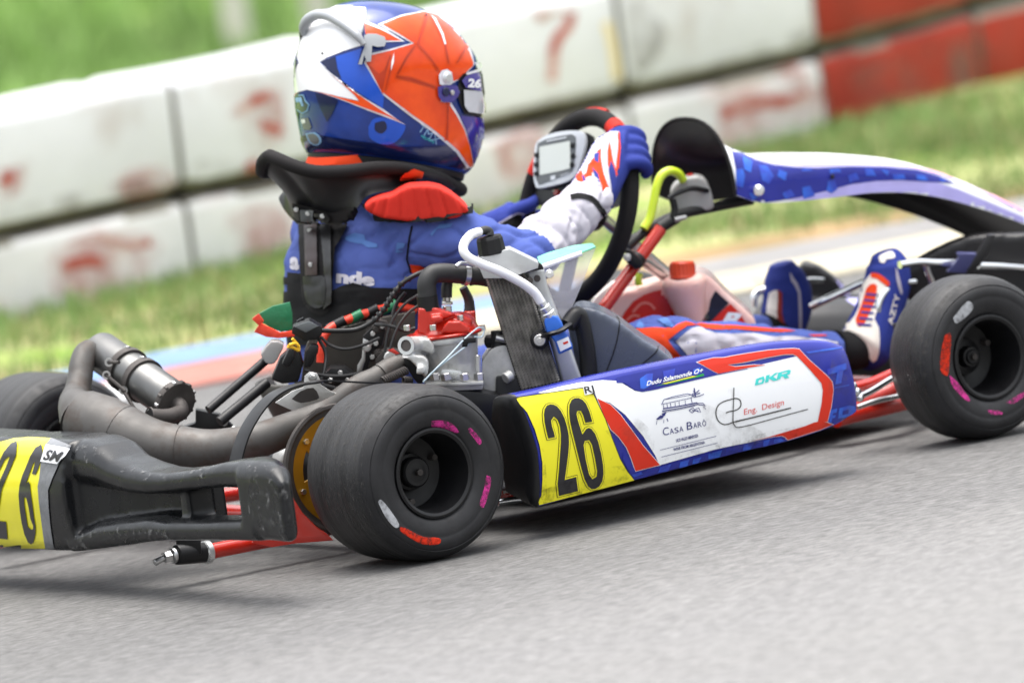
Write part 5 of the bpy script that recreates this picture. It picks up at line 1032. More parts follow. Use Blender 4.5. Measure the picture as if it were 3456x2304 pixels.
for pts in ([(735, 375), (790, 380), (830, 440), (800, 490), (760, 470)], [(600, 400), (640, 395), (655, 440), (640, 510), (600, 500)], [(1000, 510), (1050, 500), (1080, 560), (1010, 580)], [(1160, 470), (1200, 460), (1215, 520), (1180, 545), (1150, 530)], [(1170, 398), (1230, 396), (1240, 420), (1170, 425)], [(1380, 395), (1430, 398), (1450, 440), (1390, 440)], [(1550, 430), (1620, 430), (1630, 460), (1560, 462)], [(1690, 430), (1750, 440), (1770, 470), (1700, 462)], [(1000, 395), (1060, 396), (1060, 412), (1000, 412)], [(640, 320), (700, 350), (690, 420), (650, 400)], [(860, 400), (910, 420), (900, 470), (850, 440)], [(680, 540), (740, 560), (700, 590)], [(880, 545), (930, 520), (960, 560), (900, 580)], [(1280, 440), (1330, 420), (1350, 460), (1290, 480)], [(1480, 400), (1530, 410), (1520, 440)], [(1830, 450), (1880, 470), (1850, 480)]):
    FP(pts, 'podlight', .0013, 0)
p = at(G(740, 527), y=-.135); mesh('panel_bolt', [g_cyl(p+VH*.01, p-VH*.003, .0092, 24), g_cyl(p-VH*.003, p-VH*.005, .005, 16)], M['chrome'], fpan, True, angle=30)
p = at(G(1188, 443), y=-.135); mesh('panel_bolt', [g_cyl(p+VH*.01, p-VH*.002, .0034, 16)], M['black'], fpan)
# ---------------------------------------------------------------- brake reservoir and lime hose
rv = blob('brake_reservoir', [silh(G, [(205, 520), (235, 475), (320, 435), (400, 440), (440, 500), (465, 600), (440, 640), (240, 670), (205, 640)], -.03, .06, 2)], M['reservoir'], kart, .003, 8)
mesh('reservoir_strap', [g_tube(path(G, [(195, 575, -.065), (240, 545, -.068), (330, 515, -.07), (430, 530, -.068)]), .0045, 8, 5)], M['black'], rv)
mesh('reservoir_cap', [silh(G, [(300, 432), (330, 420), (345, 430), (340, 445)], -.03, .02)], M['redpaint'], rv, True, .002)
mesh('reservoir_strap', [g_tube(path(G, [(215, 580, -.065), (228, 640, -.066), (218, 690, -.066)]), .006, 8, 5)], M['black'], rv)
mesh('lime_hose', [g_tube(path(G, [(40, 760, -.06), (75, 700, -.06), (100, 600, -.06), (120, 500, -.06), (150, 435, -.06), (200, 408, -.06), (250, 425, -.055), (280, 465, -.05)]), .0072, 14, 6)], M['lime'], kart)
mesh('lime_hose', [g_tube(path(N, [(615, 215, .0), (600, 270, .0), (610, 330, .0)]), .006, 12, 5)], M['lime'], kart)
# ---------------------------------------------------------------- fuel tank
tankg = [silh(W, [(-340, 780), (-180, 720), (0, 690), (200, 640), (350, 590), (450, 520), (860, 460), (1000, 495), (1100, 570), (1250, 730), (1400, 870), (1560, 1010), (1680, 1130), (1720, 1300), (1700, 1500), (-200, 1500), (-340, 1300), (-400, 1000)], .02, .15)]
ck = at(W(670, 560), y=-.05); ckb = at(W(820, 1300), y=-.05)
tankg.append(g_loft([[c_+R0*(r*cos(w))+VH*(r*sin(w)) for w in [2*pi*k/28 for k in range(28)]] for c_, r in ((at(W(790, 1400), y=-.075), .018), (at(W(800, 1250), y=-.075), .020), (at(W(740, 1000), y=-.075), .027), (at(W(700, 800), y=-.075), .034), (at(W(680, 680), y=-.075), .0375), (at(W(672, 590), y=-.075), .036), (at(W(668, 540), y=-.075), .026))]))
ftank = blob('fuel_tank', tankg, M['tank'], kart, .004, 6)
cb, ct = at(W(660, 600), y=-.085), at(W(650, 350), y=-.085); cdv = (ct-cb).normalized(); chh = (ct-cb).length
fc = mesh('filler_cap', [g_lathe([(0, 0), (.0215, 0), (.022, .003), (.0208, .005), (.0202, chh-.003), (.0178, chh), (.0128, chh), (.0115, chh-.003), (0, chh-.004)], cb, cdv, 48)], M['cap'], ftank, True, angle=35)
for k in range(20):
    a = 2*pi*k/20; q = cdv.orthogonal().normalized(); q = Matrix.Rotation(a, 3, cdv) @ q; mesh('cap_rib', [g_tube([cb+q*.0202+cdv*.007, cb+q*.0202+cdv*(chh-.005)], .0016, 6, 1)], M['cap'], fc)
ttk = bvh(ftank)
decal('tank_label', [vw(W, [(-260, 1230), (-180, 1080), (-60, 930), (100, 830), (250, 780), (380, 755), (430, 880), (500, 1030), (600, 1180), (610, 1300), (-260, 1300)])], ttk, M['red'], ftank, .0008, 12)
decal('tank_label', [vw(W, [(1130, 770), (1330, 950), (1060, 1230), (920, 1230), (1030, 1060), (1060, 900)])], ttk, M['digit'], ftank, .0008, 12)
decal('tank_label', [vw(W, [(1345, 958), (1480, 1090), (1600, 1290), (1040, 1290), (1040, 1225)])], ttk, M['red'], ftank, .0008, 12)
decal('lettering', text_mesh('R', W(1200, 1270), Vector(W(1500, 1270))-Vector(W(1200, 1270)), (26, -42), .05), ttk, M['white'], ftank, .0014, 10)
decal('lettering', [strip(W, [(-60, 1080), (60, 960), (180, 960), (260, 1040)], 8, 4), strip(W, [(-150, 1200), (-60, 1130), (40, 1140)], 7, 4)], ttk, M['pinkprint'], ftank, .0014, 10)
mesh('tank_clip', [silh(N, [(130, 520), (170, 450), (340, 300), (520, 250), (640, 270), (500, 340), (300, 480), (180, 560)], .09, .03, 2)], M['tankwhite'], ftank, True, .006, 3)
# ---------------------------------------------------------------- nose cone and front bumper bars
nose_r = blob('front_fairing', [silh(Y, [(880, 700), (1050, 600), (1350, 460), (1640, 365), (1900, 345), (2352, 350), (2700, 380), (2900, 600), (2900, 1500), (1000, 1500), (700, 1200), (690, 860)], -.12, .05, 0), silh(H, [(560, 330), (600, 262), (640, 255), (720, 285), (800, 340), (870, 400), (910, 470), (1010, 470), (1100, 520), (1100, 900), (660, 900), (650, 500)], .38, .05, 0),
      g_tube([Vector((1.36, .42, .11)), Vector((1.44, .25, .1)), Vector((1.47, 0, .1)), Vector((1.44, -.25, .1)), Vector((1.36, -.44, .11))], .075, 16, 6)], M['carbon'], kart, .006, 6)
tn = bvh(nose_r)
decal('fairing_graphic', [vw(H, [(800, 335), (870, 395), (905, 450), (1010, 460), (1100, 520), (1100, 640), (900, 520), (860, 440)])], tn, M['lilac'], nose_r, .001, 12)
def bar(name, view, pts, r, m='chrome'): return mesh(name, [g_tube(path(view, pts), r, 14, 6)], M[m], kart)
bar('front_bumper_bar', Y, [(640, 790, -.2), (900, 755, -.2), (1120, 765, -.2), (1390, 770, -.2)], .0068)
bar('front_bumper_bar', Y, [(1720, 800, -.2), (2000, 808, -.2), (2352, 830, -.2), (2600, 850, -.2)], .0055)
bar('bumper_upright', Y, [(1000, 800, -.19), (1040, 920, -.19), (1080, 1020, -.19), (1090, 1150, -.19)], .005, 'steel')
bar('front_bumper_bar', H, [(660, 560, .0), (760, 510, -.02), (900, 445, -.04), (1010, 395, -.06)], .0064)
bar('front_bumper_bar', H, [(610, 388, .15), (670, 382, .15), (740, 385, .15)], .0048)
bar('brake_pedal', H, [(280, 560, .14), (285, 490, .14), (320, 455, .14), (380, 440, .13)], .006)
bar('brake_pedal', H, [(270, 640, .13), (300, 700, .13), (380, 690, .12)], .005)
bar('throttle_pedal', H, [(1110, 640, -.16), (1105, 560, -.16), (1130, 490, -.16), (1180, 435, -.16), (1250, 408, -.16), (1345, 395, -.155)], .0062)
mesh('panel_stay', [silh(Y, [(1280, 880), (1440, 700), (1420, 620), (1690, 625), (1700, 660), (1620, 800), (1540, 900)], -.22, .03)], M['navyplastic'], kart, True, .004)
mesh('panel_stay', [silh(Y, [(1850, 370), (1960, 365), (1850, 640), (1740, 800), (1600, 900), (1540, 890), (1680, 660)], -.24, .02)], M['carbon'], kart, True, .003)
bar('tie_rod', H, [(935, 1095, -.44), (1060, 1060, -.42), (1200, 1000, -.40)], .0088, 'redpaint')
bar('tie_rod', H, [(950, 1165, -.46), (1060, 1115, -.44), (1200, 1030, -.42)], .0058)
bar('floor_rail', H, [(965, 1225, -.4), (1100, 1180, -.4), (1240, 1150, -.4)], .0045, 'alulight')
for x, y in ((940, 1080), (965, 1120), (985, 1160)):
    mesh('rod_end', [g_ell(at(H(x, y), y=-.47), (.0068, .0068, .0068))], M['chrome'], kart)
# pod mount seen between the tyre and the pod
mesh('pod_bar', [g_tube(path(O, [(-40, 1480, -.5), (120, 1455, -.5), (300, 1440, -.5)]), .006, 12, 4)], M['chrome'], kart)
mesh('pod_bar', [g_tube(path(O, [(30, 1400, -.45), (200, 1330, -.45), (320, 1280, -.45)]), .0105, 12, 4)], M['redpaint'], kart)
mesh('frame_plate', [silh(O, [(40, 1170), (190, 1160), (220, 1330), (30, 1375)], -.46, .01)], M['alu'], kart, True, .002)
mesh('engine_mount', [silh(O, [(-60, -60), (200, -60), (300, 160), (330, 500), (300, 1100), (180, 1150), (0, 1150), (-80, 700)], -.40, .06)], M['black'], kart, True, .006)
for x, y in ((108, 960), (215, 920)):
    p = at(O(x, y), y=-.44); mesh('mount_bolt', [g_cyl(p, p-VH*.01, .0055, 16)], M['sooty'], kart)
mesh('engine_mount', [silh(E, [(-80, 1500), (100, 1455), (400, 1470), (560, 1500), (640, 1560), (600, 1750), (100, 1750), (-60, 1650)], -.38, .1)], M['black'], kart, True, .006)
# ================================================================ the driver
drv = tag(empty('person', (.3, 0, .04)), 'kart driver in blue race suit and orange and blue helmet, gripping the steering wheel', 'person')
INV = Matrix.Translation((-.3, 0, -.04))
def own(o):
    if o: o.parent = drv; o.matrix_parent_inverse = INV
    return o
def ell_sec(c, rx, ry, n=24, ax=(1, 0, 0), ay=(0, 1, 0), sq=2.3):
    ax, ay = Vector(ax), Vector(ay); P = []
    for k in range(n):
        w = 2*pi*k/n; a = abs(cos(w))**(2/sq)*(1 if cos(w) >= 0 else -1); b = abs(sin(w))**(2/sq)*(1 if sin(w) >= 0 else -1); P.append(c+ax*(a*rx)+ay*(b*ry))
    return P
tors = [(1245, 1420, .12, .150), (1240, 1300, .115, .150), (1232, 1180, .108, .156), (1228, 1060, .106, .162), (1230, 950, .108, .170), (1240, 850, .108, .176), (1258, 775, .100, .178), (1285, 715, .085, .155), (1300, 670, .064, .105), (1305, 620, .052, .058), (1312, 520, .05, .055)]
tsec = [ell_sec(at(S(u, v), y=0), rx, ry) for u, v, rx, ry in tors]
shoR, elbR, wriR = at(S(1440, 775), y=-.165), at(S(1765, 880), y=-.275), at(S(1990, 672), y=-.195)
shoL, elbL, wriL = Vector((shoR.x, -shoR.y, shoR.z-.012)), at(S(1530, 870), y=.27), at(S(1650, 795), y=.20)
hipR, kneR, ankR = Vector((.30, -.10, .13)), at(S(2215, 1168), y=-.175), at(S(2815, 1182), y=-.135)
hipL, kneL, ankL = Vector((.30, .10, .13)), at(S(1990, 1160), y=.17), at(S(2590, 1130), y=.12)
def limb(pts, r): return g_tube(pts, r, 20, 6)
mid = lambda a, b, t=.5: a.lerp(b, t)
parts = [g_loft(tsec),
  limb([mid(shoR, at(S(1290, 760), y=0), .35), shoR, mid(shoR, elbR)+Vector((0, -.006, -.004)), elbR], [.062, .066, .056, .046]),
  limb([mid(shoR, elbR, .8), elbR, mid(elbR, wriR, .35), mid(elbR, wriR, .75), wriR, wriR+(wriR-elbR).normalized()*.02], [.046, .047, .046, .043, .039, .034]),
  limb([mid(shoL, at(S(1290, 760), y=0), .35), shoL, mid(shoL, elbL), elbL], [.055, .050, .050, .044]), limb([mid(shoL, elbL, .8), elbL, mid(elbL, wriL), wriL], [.044, .043, .036, .029]),
  limb([hipR, mid(hipR, kneR), kneR], [.080, .068, .050]), limb([mid(hipR, kneR, .85), kneR, mid(kneR, ankR, .3), mid(kneR, ankR, .7), ankR], [.050, .050, .046, .039, .034]),
  limb([hipL, mid(hipL, kneL), kneL], [.080, .066, .048]), limb([mid(hipL, kneL, .85), kneL, mid(kneL, ankL, .3), mid(kneL, ankL, .7), ankL], [.048, .048, .044, .038, .034])]
me = remeshed(parts, .0042, 8)
def seg_d(p, a, b):
    t = max(0, min(1, (p-a).dot(b-a)/(b-a).length_squared)); return (p-a-(b-a)*t).length, t
# cloth folds: gathered near elbow, wrist, waist and knees
me.update(); nrm = [v.normal.copy() for v in me.vertices]
for v, n in zip(me.vertices, nrm):
    p = v.co.copy(); d1, t1 = seg_d(p, elbR, wriR); d2, t2 = seg_d(p, shoR, elbR); d3, t3 = seg_d(p, kneR, ankR); amp = .003; ph = p
    w = mnoise.noise(Vector((p.x*12+p.z*8, p.y*12, p.z*24-p.x*10)))*.0032+mnoise.noise(Vector((p.x*30+p.z*18, p.y*30, p.z*50)))*.0012
    if d1 < .075: w += .0055*mnoise.noise(Vector((t1*5.5+p.y*9, p.y*14, p.z*11)))+.0026*(1-abs(sin(t1*11+p.z*26+p.y*14+2.5*mnoise.noise(p*9))))**3*-1.6
    elif d2 < .09: w += .005*mnoise.noise(Vector((t2*5, p.y*10+p.z*20, 3)))
    if d3 < .09: w += .006*mnoise.noise(Vector((t3*6, p.y*12, p.z*14+5)))
    rn = 1-abs(mnoise.noise(Vector((p.x*9+p.z*15, p.y*13, p.z*17-p.x*11))*1.15)); w -= .0034*max(0, rn-.84)/.16*(1.6 if d1 < .075 or d2 < .09 or d3 < .09 else .4)
    rn = 1-abs(mnoise.noise(Vector((p.x*22-p.z*9+4, p.y*24, p.z*30)))); w -= .0011*max(0, rn-.86)/.14
    v.co = p+n*w
body = own(link('body', me, [M['suit'], M['suitwhite'], M['suitdark']]))
me.polygons.foreach_set('use_smooth', [True]*len(me.polygons))
for f in me.polygons:
    c_ = f.center; d1, t1 = seg_d(c_, elbR, wriR); d2, t2 = seg_d(c_, shoR, elbR)
    if d1 < .07 and t1 > .12 and d1 < d2+.02: f.material_index = 1
tbd = bvh(body)
def sew(name, view, pts, m, off=.0012, sm=0, thick=0, fn=None, grid=12, parent=None):
    o = decal(name, [vw(view, pts)], tbd, M[m], None, off, grid, thick, fn, sm); o.parent = parent or body; return o
# right trouser leg panels
sew('trouser_panel', T, [(300, 330), (420, 300), (560, 290), (740, 300), (800, 262), (870, 235), (930, 250), (960, 262), (1010, 250), (1100, 262), (1300, 270), (1480, 285), (1650, 300), (1800, 310), (1900, 325), (1750, 335), (1500, 322), (1320, 305), (1180, 312), (1060, 300), (980, 268), (930, 272), (880, 275), (800, 330), (700, 412), (760, 490), (840, 570), (870, 620), (420, 620), (400, 400)], 'suitorange', .0012)
sew('trouser_panel', T, [(980, 285), (1010, 288), (1060, 318), (1160, 345), (1300, 350), (1420, 345), (1500, 345), (1600, 365), (1700, 378), (1850, 372), (2000, 385), (2150, 405), (2290, 425), (2290, 520), (1000, 620), (930, 600), (860, 520), (770, 420), (850, 350), (920, 300)], 'suitwhite', .0014)
sew('trouser_stripe', T, [(2010, 362), (2180, 362), (2190, 372), (2060, 376)], 'suitorange', .0014)
for pts in ([(400, 290), (440, 230), (480, 280), (460, 300)], [(600, 220), (680, 200), (720, 230), (760, 285), (700, 280)]): sew('faded_print', T, pts, 'suitlight', .0014, 2)
# torso details
sew('sleeve_seam', B, [(1205, 700), (1220, 700), (1192, 830), (1180, 950), (1210, 1060), (1196, 1060), (1166, 950), (1178, 830)], 'blackcloth', .001)
sew('underarm_panel', B, [(1195, 990), (1270, 995), (1320, 1020), (1230, 1058), (1208, 1055)], 'suitorange', .0012)
for pts in ([(720, 780), (780, 755), (850, 770), (860, 810), (950, 840), (950, 865), (880, 865), (840, 840), (740, 820), (700, 800)], [(1100, 825), (1160, 830), (1150, 860), (1100, 880), (1160, 890), (1090, 900)], [(1420, 690), (1520, 680), (1500, 715), (1400, 725), (1360, 780), (1350, 760)]): sew('faded_print', B, pts, 'suitlight', .0012)
tm = text_mesh('nde', B(640, 1122), Vector(B(930, 1150))-Vector(B(640, 1122)), (2, -40), .06); o = decal('lettering', tm, tbd, M['suitwhite'], None, .0014, 10); o.parent = body
tm = text_mesh('a', B(292, 1020), Vector(B(362, 1024))-Vector(B(292, 1020)), (0, -52), .06); o = decal('lettering', tm, tbd, M['suitwhite'], None, .0014, 10); o.parent = body
# rib protector under the suit edge
rib = sew('rib_protector', B, [(180, 1050), (280, 1050), (380, 1062), (610, 1190), (690, 1150), (770, 1128), (900, 1165), (1040, 1168), (1260, 1172), (1330, 1250), (1290, 1310), (1100, 1300), (900, 1400), (700, 1520), (560, 1600), (300, 1600), (180, 1600)], 'blackcloth', .002, 0, .014)
rib.parent = drv; rib.matrix_parent_inverse = INV
# ---------------------------------------------------------------- neck brace
nb = empty('neck_brace', (0, 0, 0)); own(nb)
ur = path(B, [(135, 172, .0), (215, 205, -.025), (310, 245, -.048), (480, 292, -.082), (720, 288, -.115), (950, 262, -.135), (1180, 275, -.128), (1380, 330, -.105), (1520, 395, -.06), (1560, 430, .0)])
lr = path(B, [(480, 640, .0), (545, 680, -.03), (640, 690, -.06), (735, 660, -.088), (800, 560, -.118), (880, 470, -.138), (1060, 430, -.14), (1250, 400, -.125), (1480, 440, -.07), (1530, 470, .0)])
mir = lambda P: P+[Vector((p.x, -p.y, p.z)) for p in P[-2:0:-1]]
ur, lr = catmull(mir(ur)+[ur[0]], 4)[:-1], catmull(mir(lr)+[lr[0]], 4)[:-1]
nc = at(B(900, 500), y=0)
rows = []
for t in (0, .2, .4, .6, .8, 1):
    row = []
    for a_, b_ in zip(ur, lr):
        p = a_.lerp(b_, t); out = (p-nc); out.z = 0; out = out.normalized(); row.append(p+out*(-.012*sin(pi*t)))
    rows.append(row)
inner = [[p-((p-nc).to_2d().to_3d().normalized())*.016 for p in r] for r in rows[::-1]]
nbo = mesh('brace_shell', [g_loft(rows+inner, closed=True, caps=False, ring=True)], M['carbon'], nb, True, angle=60)
mesh('brace_rim_pad', [g_tube(ur, .0115, 12, 1, closed=True)], M['foam'], nb)
# flared rear lip of the collar
lip = path(B, [(520, 290, -.115), (330, 230, -.10), (190, 165, -.06), (90, 120, .0)]); lipm = lip+[Vector((p.x, -p.y, p.z)) for p in lip[-2::-1]]
tback = BVHTree.FromPolygons([v.co.copy() for v in body.data.vertices]+[v.co.copy() for v in nbo.data.vertices], [tuple(p.vertices) for p in body.data.polygons]+[tuple(i+len(body.data.vertices) for i in p.vertices) for p in nbo.data.polygons])
def brace(name, pts, m, off, thick, sm=0, tree=tback): 
    o = decal(name, [vw(B, pts)], tree, M[m], nb, off, 10, thick, None, sm); return o
brace('back_plate', [(318, 520), (420, 540), (600, 600), (760, 560), (800, 560), (760, 640), (700, 770), (640, 870), (625, 1100), (620, 1290), (590, 1350), (540, 1375), (470, 1355), (405, 1290), (385, 1150), (372, 900), (362, 690), (330, 640)], 'foam', .004, .012)
tb2 = bvh(*[c for c in nb.children if c.type == 'MESH'], body)
brace('back_rail', [(400, 700), (495, 690), (500, 1070), (410, 1075), (405, 900)], 'helmetshade2', .002, .003, tree=tb2)
brace('back_tongue', [(395, 1080), (510, 1075), (560, 1100), (560, 1250), (540, 1310), (480, 1320), (420, 1270), (400, 1180)], 'black', .002, .006, 2, tree=tb2)
brace('back_rail', [(520, 700), (600, 690), (610, 1280), (545, 1330), (560, 1250), (556, 1080)], 'carbon', .002, .005, tree=tb2)
brace('hinge_plate', [(372, 572), (475, 578), (468, 665), (380, 660)], 'bezel', .003, .006, tree=tb2)
brace('hinge_plate', [(318, 560), (366, 572), (372, 655), (345, 650), (322, 615)], 'black', .003, .006, tree=tb2)
brace('hinge_plate', [(480, 600), (570, 606), (600, 640), (570, 700), (490, 680)], 'black', .003, .004, tree=tb2)
tb3 = bvh(*[c for c in nb.children if c.type == 'MESH'])
for x, y in ((335, 577), (423, 606), (533, 626), (436, 732), (445, 992)):
    d = ray(*B(x, y)).normalized(); hit = tb3.ray_cast(CAM, d)[0]
    if hit: mesh('brace_screw', [g_cyl(hit+d*.003, hit-d*.003, .0042, 14), g_cyl(hit-d*.003, hit-d*.004, .0024, 6)], M['steel'], nb, True, angle=30)
brace('buckle', [(1100, 365), (1110, 320), (1140, 290), (1210, 270), (1280, 295), (1268, 355), (1150, 362)], 'suitorange', .006, .008, 0, tree=tb3)
brace('buckle_slot', [(1205, 305), (1262, 310), (1255, 345), (1205, 335)], 'black', .016, .001, tree=tb3)
brace('strap', [(1255, 300), (1330, 290), (1440, 330), (1530, 400), (1500, 425), (1400, 380), (1262, 358)], 'black', .004, .006, tree=tb3)
# scarf under the helmet and red padded shoulder
mesh('neck_scarf', [g_loft([ell_sec(at(B(720, 270), y=-.01), .058, .068), ell_sec(at(B(700, 200), y=-.01), .06, .07), ell_sec(at(B(700, 150), y=-.01), .056, .066)])], M['suitorange'], body)
padp = [(848, 545), (880, 505), (960, 470), (1060, 450), (1120, 415), (1180, 385), (1330, 378), (1420, 395), (1500, 440), (1600, 520), (1642, 572), (1560, 620), (1400, 645), (1200, 652), (980, 625), (880, 580)]
pad = blob('shoulder_pad', [silh(B, padp, -.185, .09)], M['redcloth'], body, .0028, 10)
pad.data.update(); pn = [v.normal.copy() for v in pad.data.vertices]
for v, n in zip(pad.data.vertices, pn):
    u_, w_ = pxof(v.co); bx_ = (u_-850)*2.24; by_ = (w_-450)*2.24
    g_ = min(abs(bx_-(x0_+(by_-380)*k_)) for x0_, k_ in ((985, -.35), (1045, -.2), (1130, .0), (1215, .16), (1300, .25), (1400, .33), (1490, .5)))
    v.co += n*(.0035*min(1, g_/22)**.6-.002)*max(0, -n.dot(FW))**1.5
sew('shoulder_pad_edge', B, [(846, 560), (880, 582), (980, 627), (1200, 654), (1400, 647), (1560, 622), (1640, 590), (1650, 500), (1660, 500), (1650, 640), (1540, 650), (1400, 680), (1200, 690), (980, 665), (880, 618), (838, 570)], 'blackcloth', .012, 0, .006)
# ---------------------------------------------------------------- helmet
hel = empty('helmet', (0, 0, 0)); own(hel)
HP = radians(17); hf = Vector((cos(HP), 0, -sin(HP))); hl = Vector((0, 1, 0)); hu = Vector((sin(HP), 0, cos(HP)))
HC = at(A(985, 625), y=-.0)
prof = [(-.136, .150, -.092, .088), (-.130, .166, -.105, .100), (-.114, .178, -.117, .110), (-.09, .185, -.126, .117), (-.06, .188, -.135, .1215), (-.03, .180, -.1415, .124), (0, .177, -.1455, .125), (.03, .168, -.1455, .1245), (.06, .154, -.140, .119), (.085, .128, -.127, .108), (.105, .104, -.108, .092), (.12, .076, -.083, .070), (.129, .046, -.052, .042), (.1325, .018, -.02, .016)]
P4 = list(zip(*prof)); fine_p = [catmull([Vector((v, 0, 0)) for v in c_], 4) for c_ in P4]; fine_p = [[v.x for v in c_] for c_ in fine_p]
hs_ = []
for c_, fa, ra, w_ in zip(*fine_p):
    s = []
    for k in range(72):
        a = 2*pi*k/72; ca, sa = cos(a), sin(a); L_ = fa if ca > 0 else -ra; sq = 2.25
        x = abs(ca)**(2/sq)*(1 if ca >= 0 else -1)*L_; y = abs(sa)**(2/sq)*(1 if sa >= 0 else -1)*w_; s.append(HC+hf*x+hl*y+hu*c_)
    hs_.append(s)
hsh = mesh('helmet_shell', [g_loft(hs_)], M['helmetblue'], hel, True, angle=60)
mesh('helmet_trim', [g_tube(hs_[1], .0105, 8, 1, closed=True)], M['black'], hel)
th = bvh(hsh)
def HD(name, pts, m, off, sm=0, thick=0, grid=10, view=A, both=True):
    o = decal(name, [vw(view, pts)], th, M[m], hel, off, grid, thick, None, sm)
    if both and o:                                         # the design repeats on the other side
        me2 = o.data.copy()
        for v in me2.vertices: v.co.y = -v.co.y
        me2.flip_normals(); link(name, me2, None, hel)
    return o
HD('white_field', [(240, 720), (290, 655), (360, 668), (470, 690), (600, 715), (700, 738), (810, 765), (760, 700), (700, 640), (590, 545), (505, 470), (560, 440), (700, 385), (830, 345), (815, 320), (860, 160), (860, 60), (600, 40), (420, 130), (300, 300), (240, 520)], 'helmetwhite', .0006, both=True)
HD('silver_edge', [(462, 682), (560, 702), (700, 740), (790, 765), (818, 768), (800, 745), (590, 545), (505, 472), (590, 562), (700, 652), (850, 742), (1000, 830), (1120, 920), (1165, 945), (1060, 905), (900, 845), (700, 765), (560, 715)], 'silverline', .0010)
HD('orange_flash', [(470, 688), (600, 718), (720, 748), (815, 768), (780, 722), (690, 640), (575, 545), (700, 645), (860, 755), (1000, 850), (1130, 925), (1000, 868), (850, 815), (700, 758), (580, 718)], 'helmetorange', .0014)
HD('bright_blue_field', [(515, 470), (640, 428), (830, 368), (800, 490), (860, 480), (920, 580), (1000, 705), (990, 820), (900, 760), (760, 670), (660, 590), (570, 520)], 'helmetbright', .0008)
HD('dark_blue_field', [(520, 468), (635, 430), (650, 520), (680, 600), (590, 540)], 'helmetdark', .0012)
HD('dark_blue_field', [(480, 705), (560, 718), (655, 760), (610, 860), (570, 920), (520, 820)], 'helmetdark', .0010)
HD('dark_blue_field', [(450, 1010), (620, 1040), (900, 1080), (1120, 1110), (1480, 1100), (1660, 1270), (1640, 1290), (1300, 1220), (900, 1170), (480, 1120)], 'helmetdark', .0010)
HD('bright_blue_swirl', [(880, 960), (920, 900), (1000, 890), (1120, 930), (1160, 960), (1120, 1040), (1050, 1090), (960, 1085), (890, 1040)], 'helmetbright', .0010, 3)
HD('dark_blue_swirl', [(930, 930), (1000, 915), (1020, 970), (980, 1010), (930, 985)], 'helmetdark', .0014, 3)
# orange side field with silver edge
of = [(985, 188), (1130, 130), (1300, 95), (1400, 118), (1500, 210), (1590, 310), (1640, 400), (1668, 480), (1665, 500), (1600, 560), (1560, 600), (1500, 620), (1440, 700), (1420, 770), (1480, 780), (1540, 870), (1600, 980), (1640, 1100), (1672, 1255), (1640, 1260), (1560, 1140), (1470, 1060), (1360, 970), (1200, 860), (1002, 710), (930, 590), (865, 478), (905, 420), (1050, 385), (1225, 332), (1100, 252)]
HD('silver_edge', [(950, 188), (1130, 118), (1310, 85), (1420, 115), (1520, 205), (1610, 305), (1660, 400), (1680, 490), (1600, 580), (1500, 640), (1430, 760), (1500, 770), (1560, 870), (1620, 990), (1660, 1110), (1682, 1270), (1620, 1265), (1540, 1150), (1460, 1080), (1350, 990), (1190, 875), (990, 718), (915, 590), (848, 475), (890, 408), (1050, 372), (1205, 328), (1090, 262)], 'silverline', .0012, both=True)
HD('orange_field', of, 'helmetorange', .0018)
HD('orange_spike', [(850, 172), (920, 200), (1010, 240), (1140, 315), (1020, 305), (930, 290), (860, 260)], 'helmetorange', .0012)
HD('silver_edge', [(850, 160), (930, 190), (1020, 232), (1155, 318), (1000, 322), (1000, 312), (1130, 312), (1010, 246), (920, 206), (850, 180)], 'silverline', .0016)
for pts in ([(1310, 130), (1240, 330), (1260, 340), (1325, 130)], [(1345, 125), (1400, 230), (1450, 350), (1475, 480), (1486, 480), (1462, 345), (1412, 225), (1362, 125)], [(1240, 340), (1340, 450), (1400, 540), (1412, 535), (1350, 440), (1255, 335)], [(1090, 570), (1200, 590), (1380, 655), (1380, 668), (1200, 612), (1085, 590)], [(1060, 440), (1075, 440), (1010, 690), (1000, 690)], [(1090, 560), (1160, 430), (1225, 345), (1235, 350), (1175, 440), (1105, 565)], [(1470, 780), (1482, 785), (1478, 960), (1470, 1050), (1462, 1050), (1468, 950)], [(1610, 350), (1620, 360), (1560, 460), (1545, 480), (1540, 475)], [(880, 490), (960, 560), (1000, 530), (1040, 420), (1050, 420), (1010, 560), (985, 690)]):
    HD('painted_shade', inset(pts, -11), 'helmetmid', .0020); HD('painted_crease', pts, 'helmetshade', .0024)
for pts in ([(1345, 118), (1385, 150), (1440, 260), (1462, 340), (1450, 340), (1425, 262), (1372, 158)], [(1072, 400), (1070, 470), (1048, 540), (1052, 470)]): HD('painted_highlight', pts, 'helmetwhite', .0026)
HD('violet_chin', [(1575, 875), (1700, 890), (1775, 905), (1800, 980), (1740, 1200), (1680, 1300), (1672, 1230), (1645, 1100), (1612, 980), (1570, 890)], 'helmetviolet', .0022)
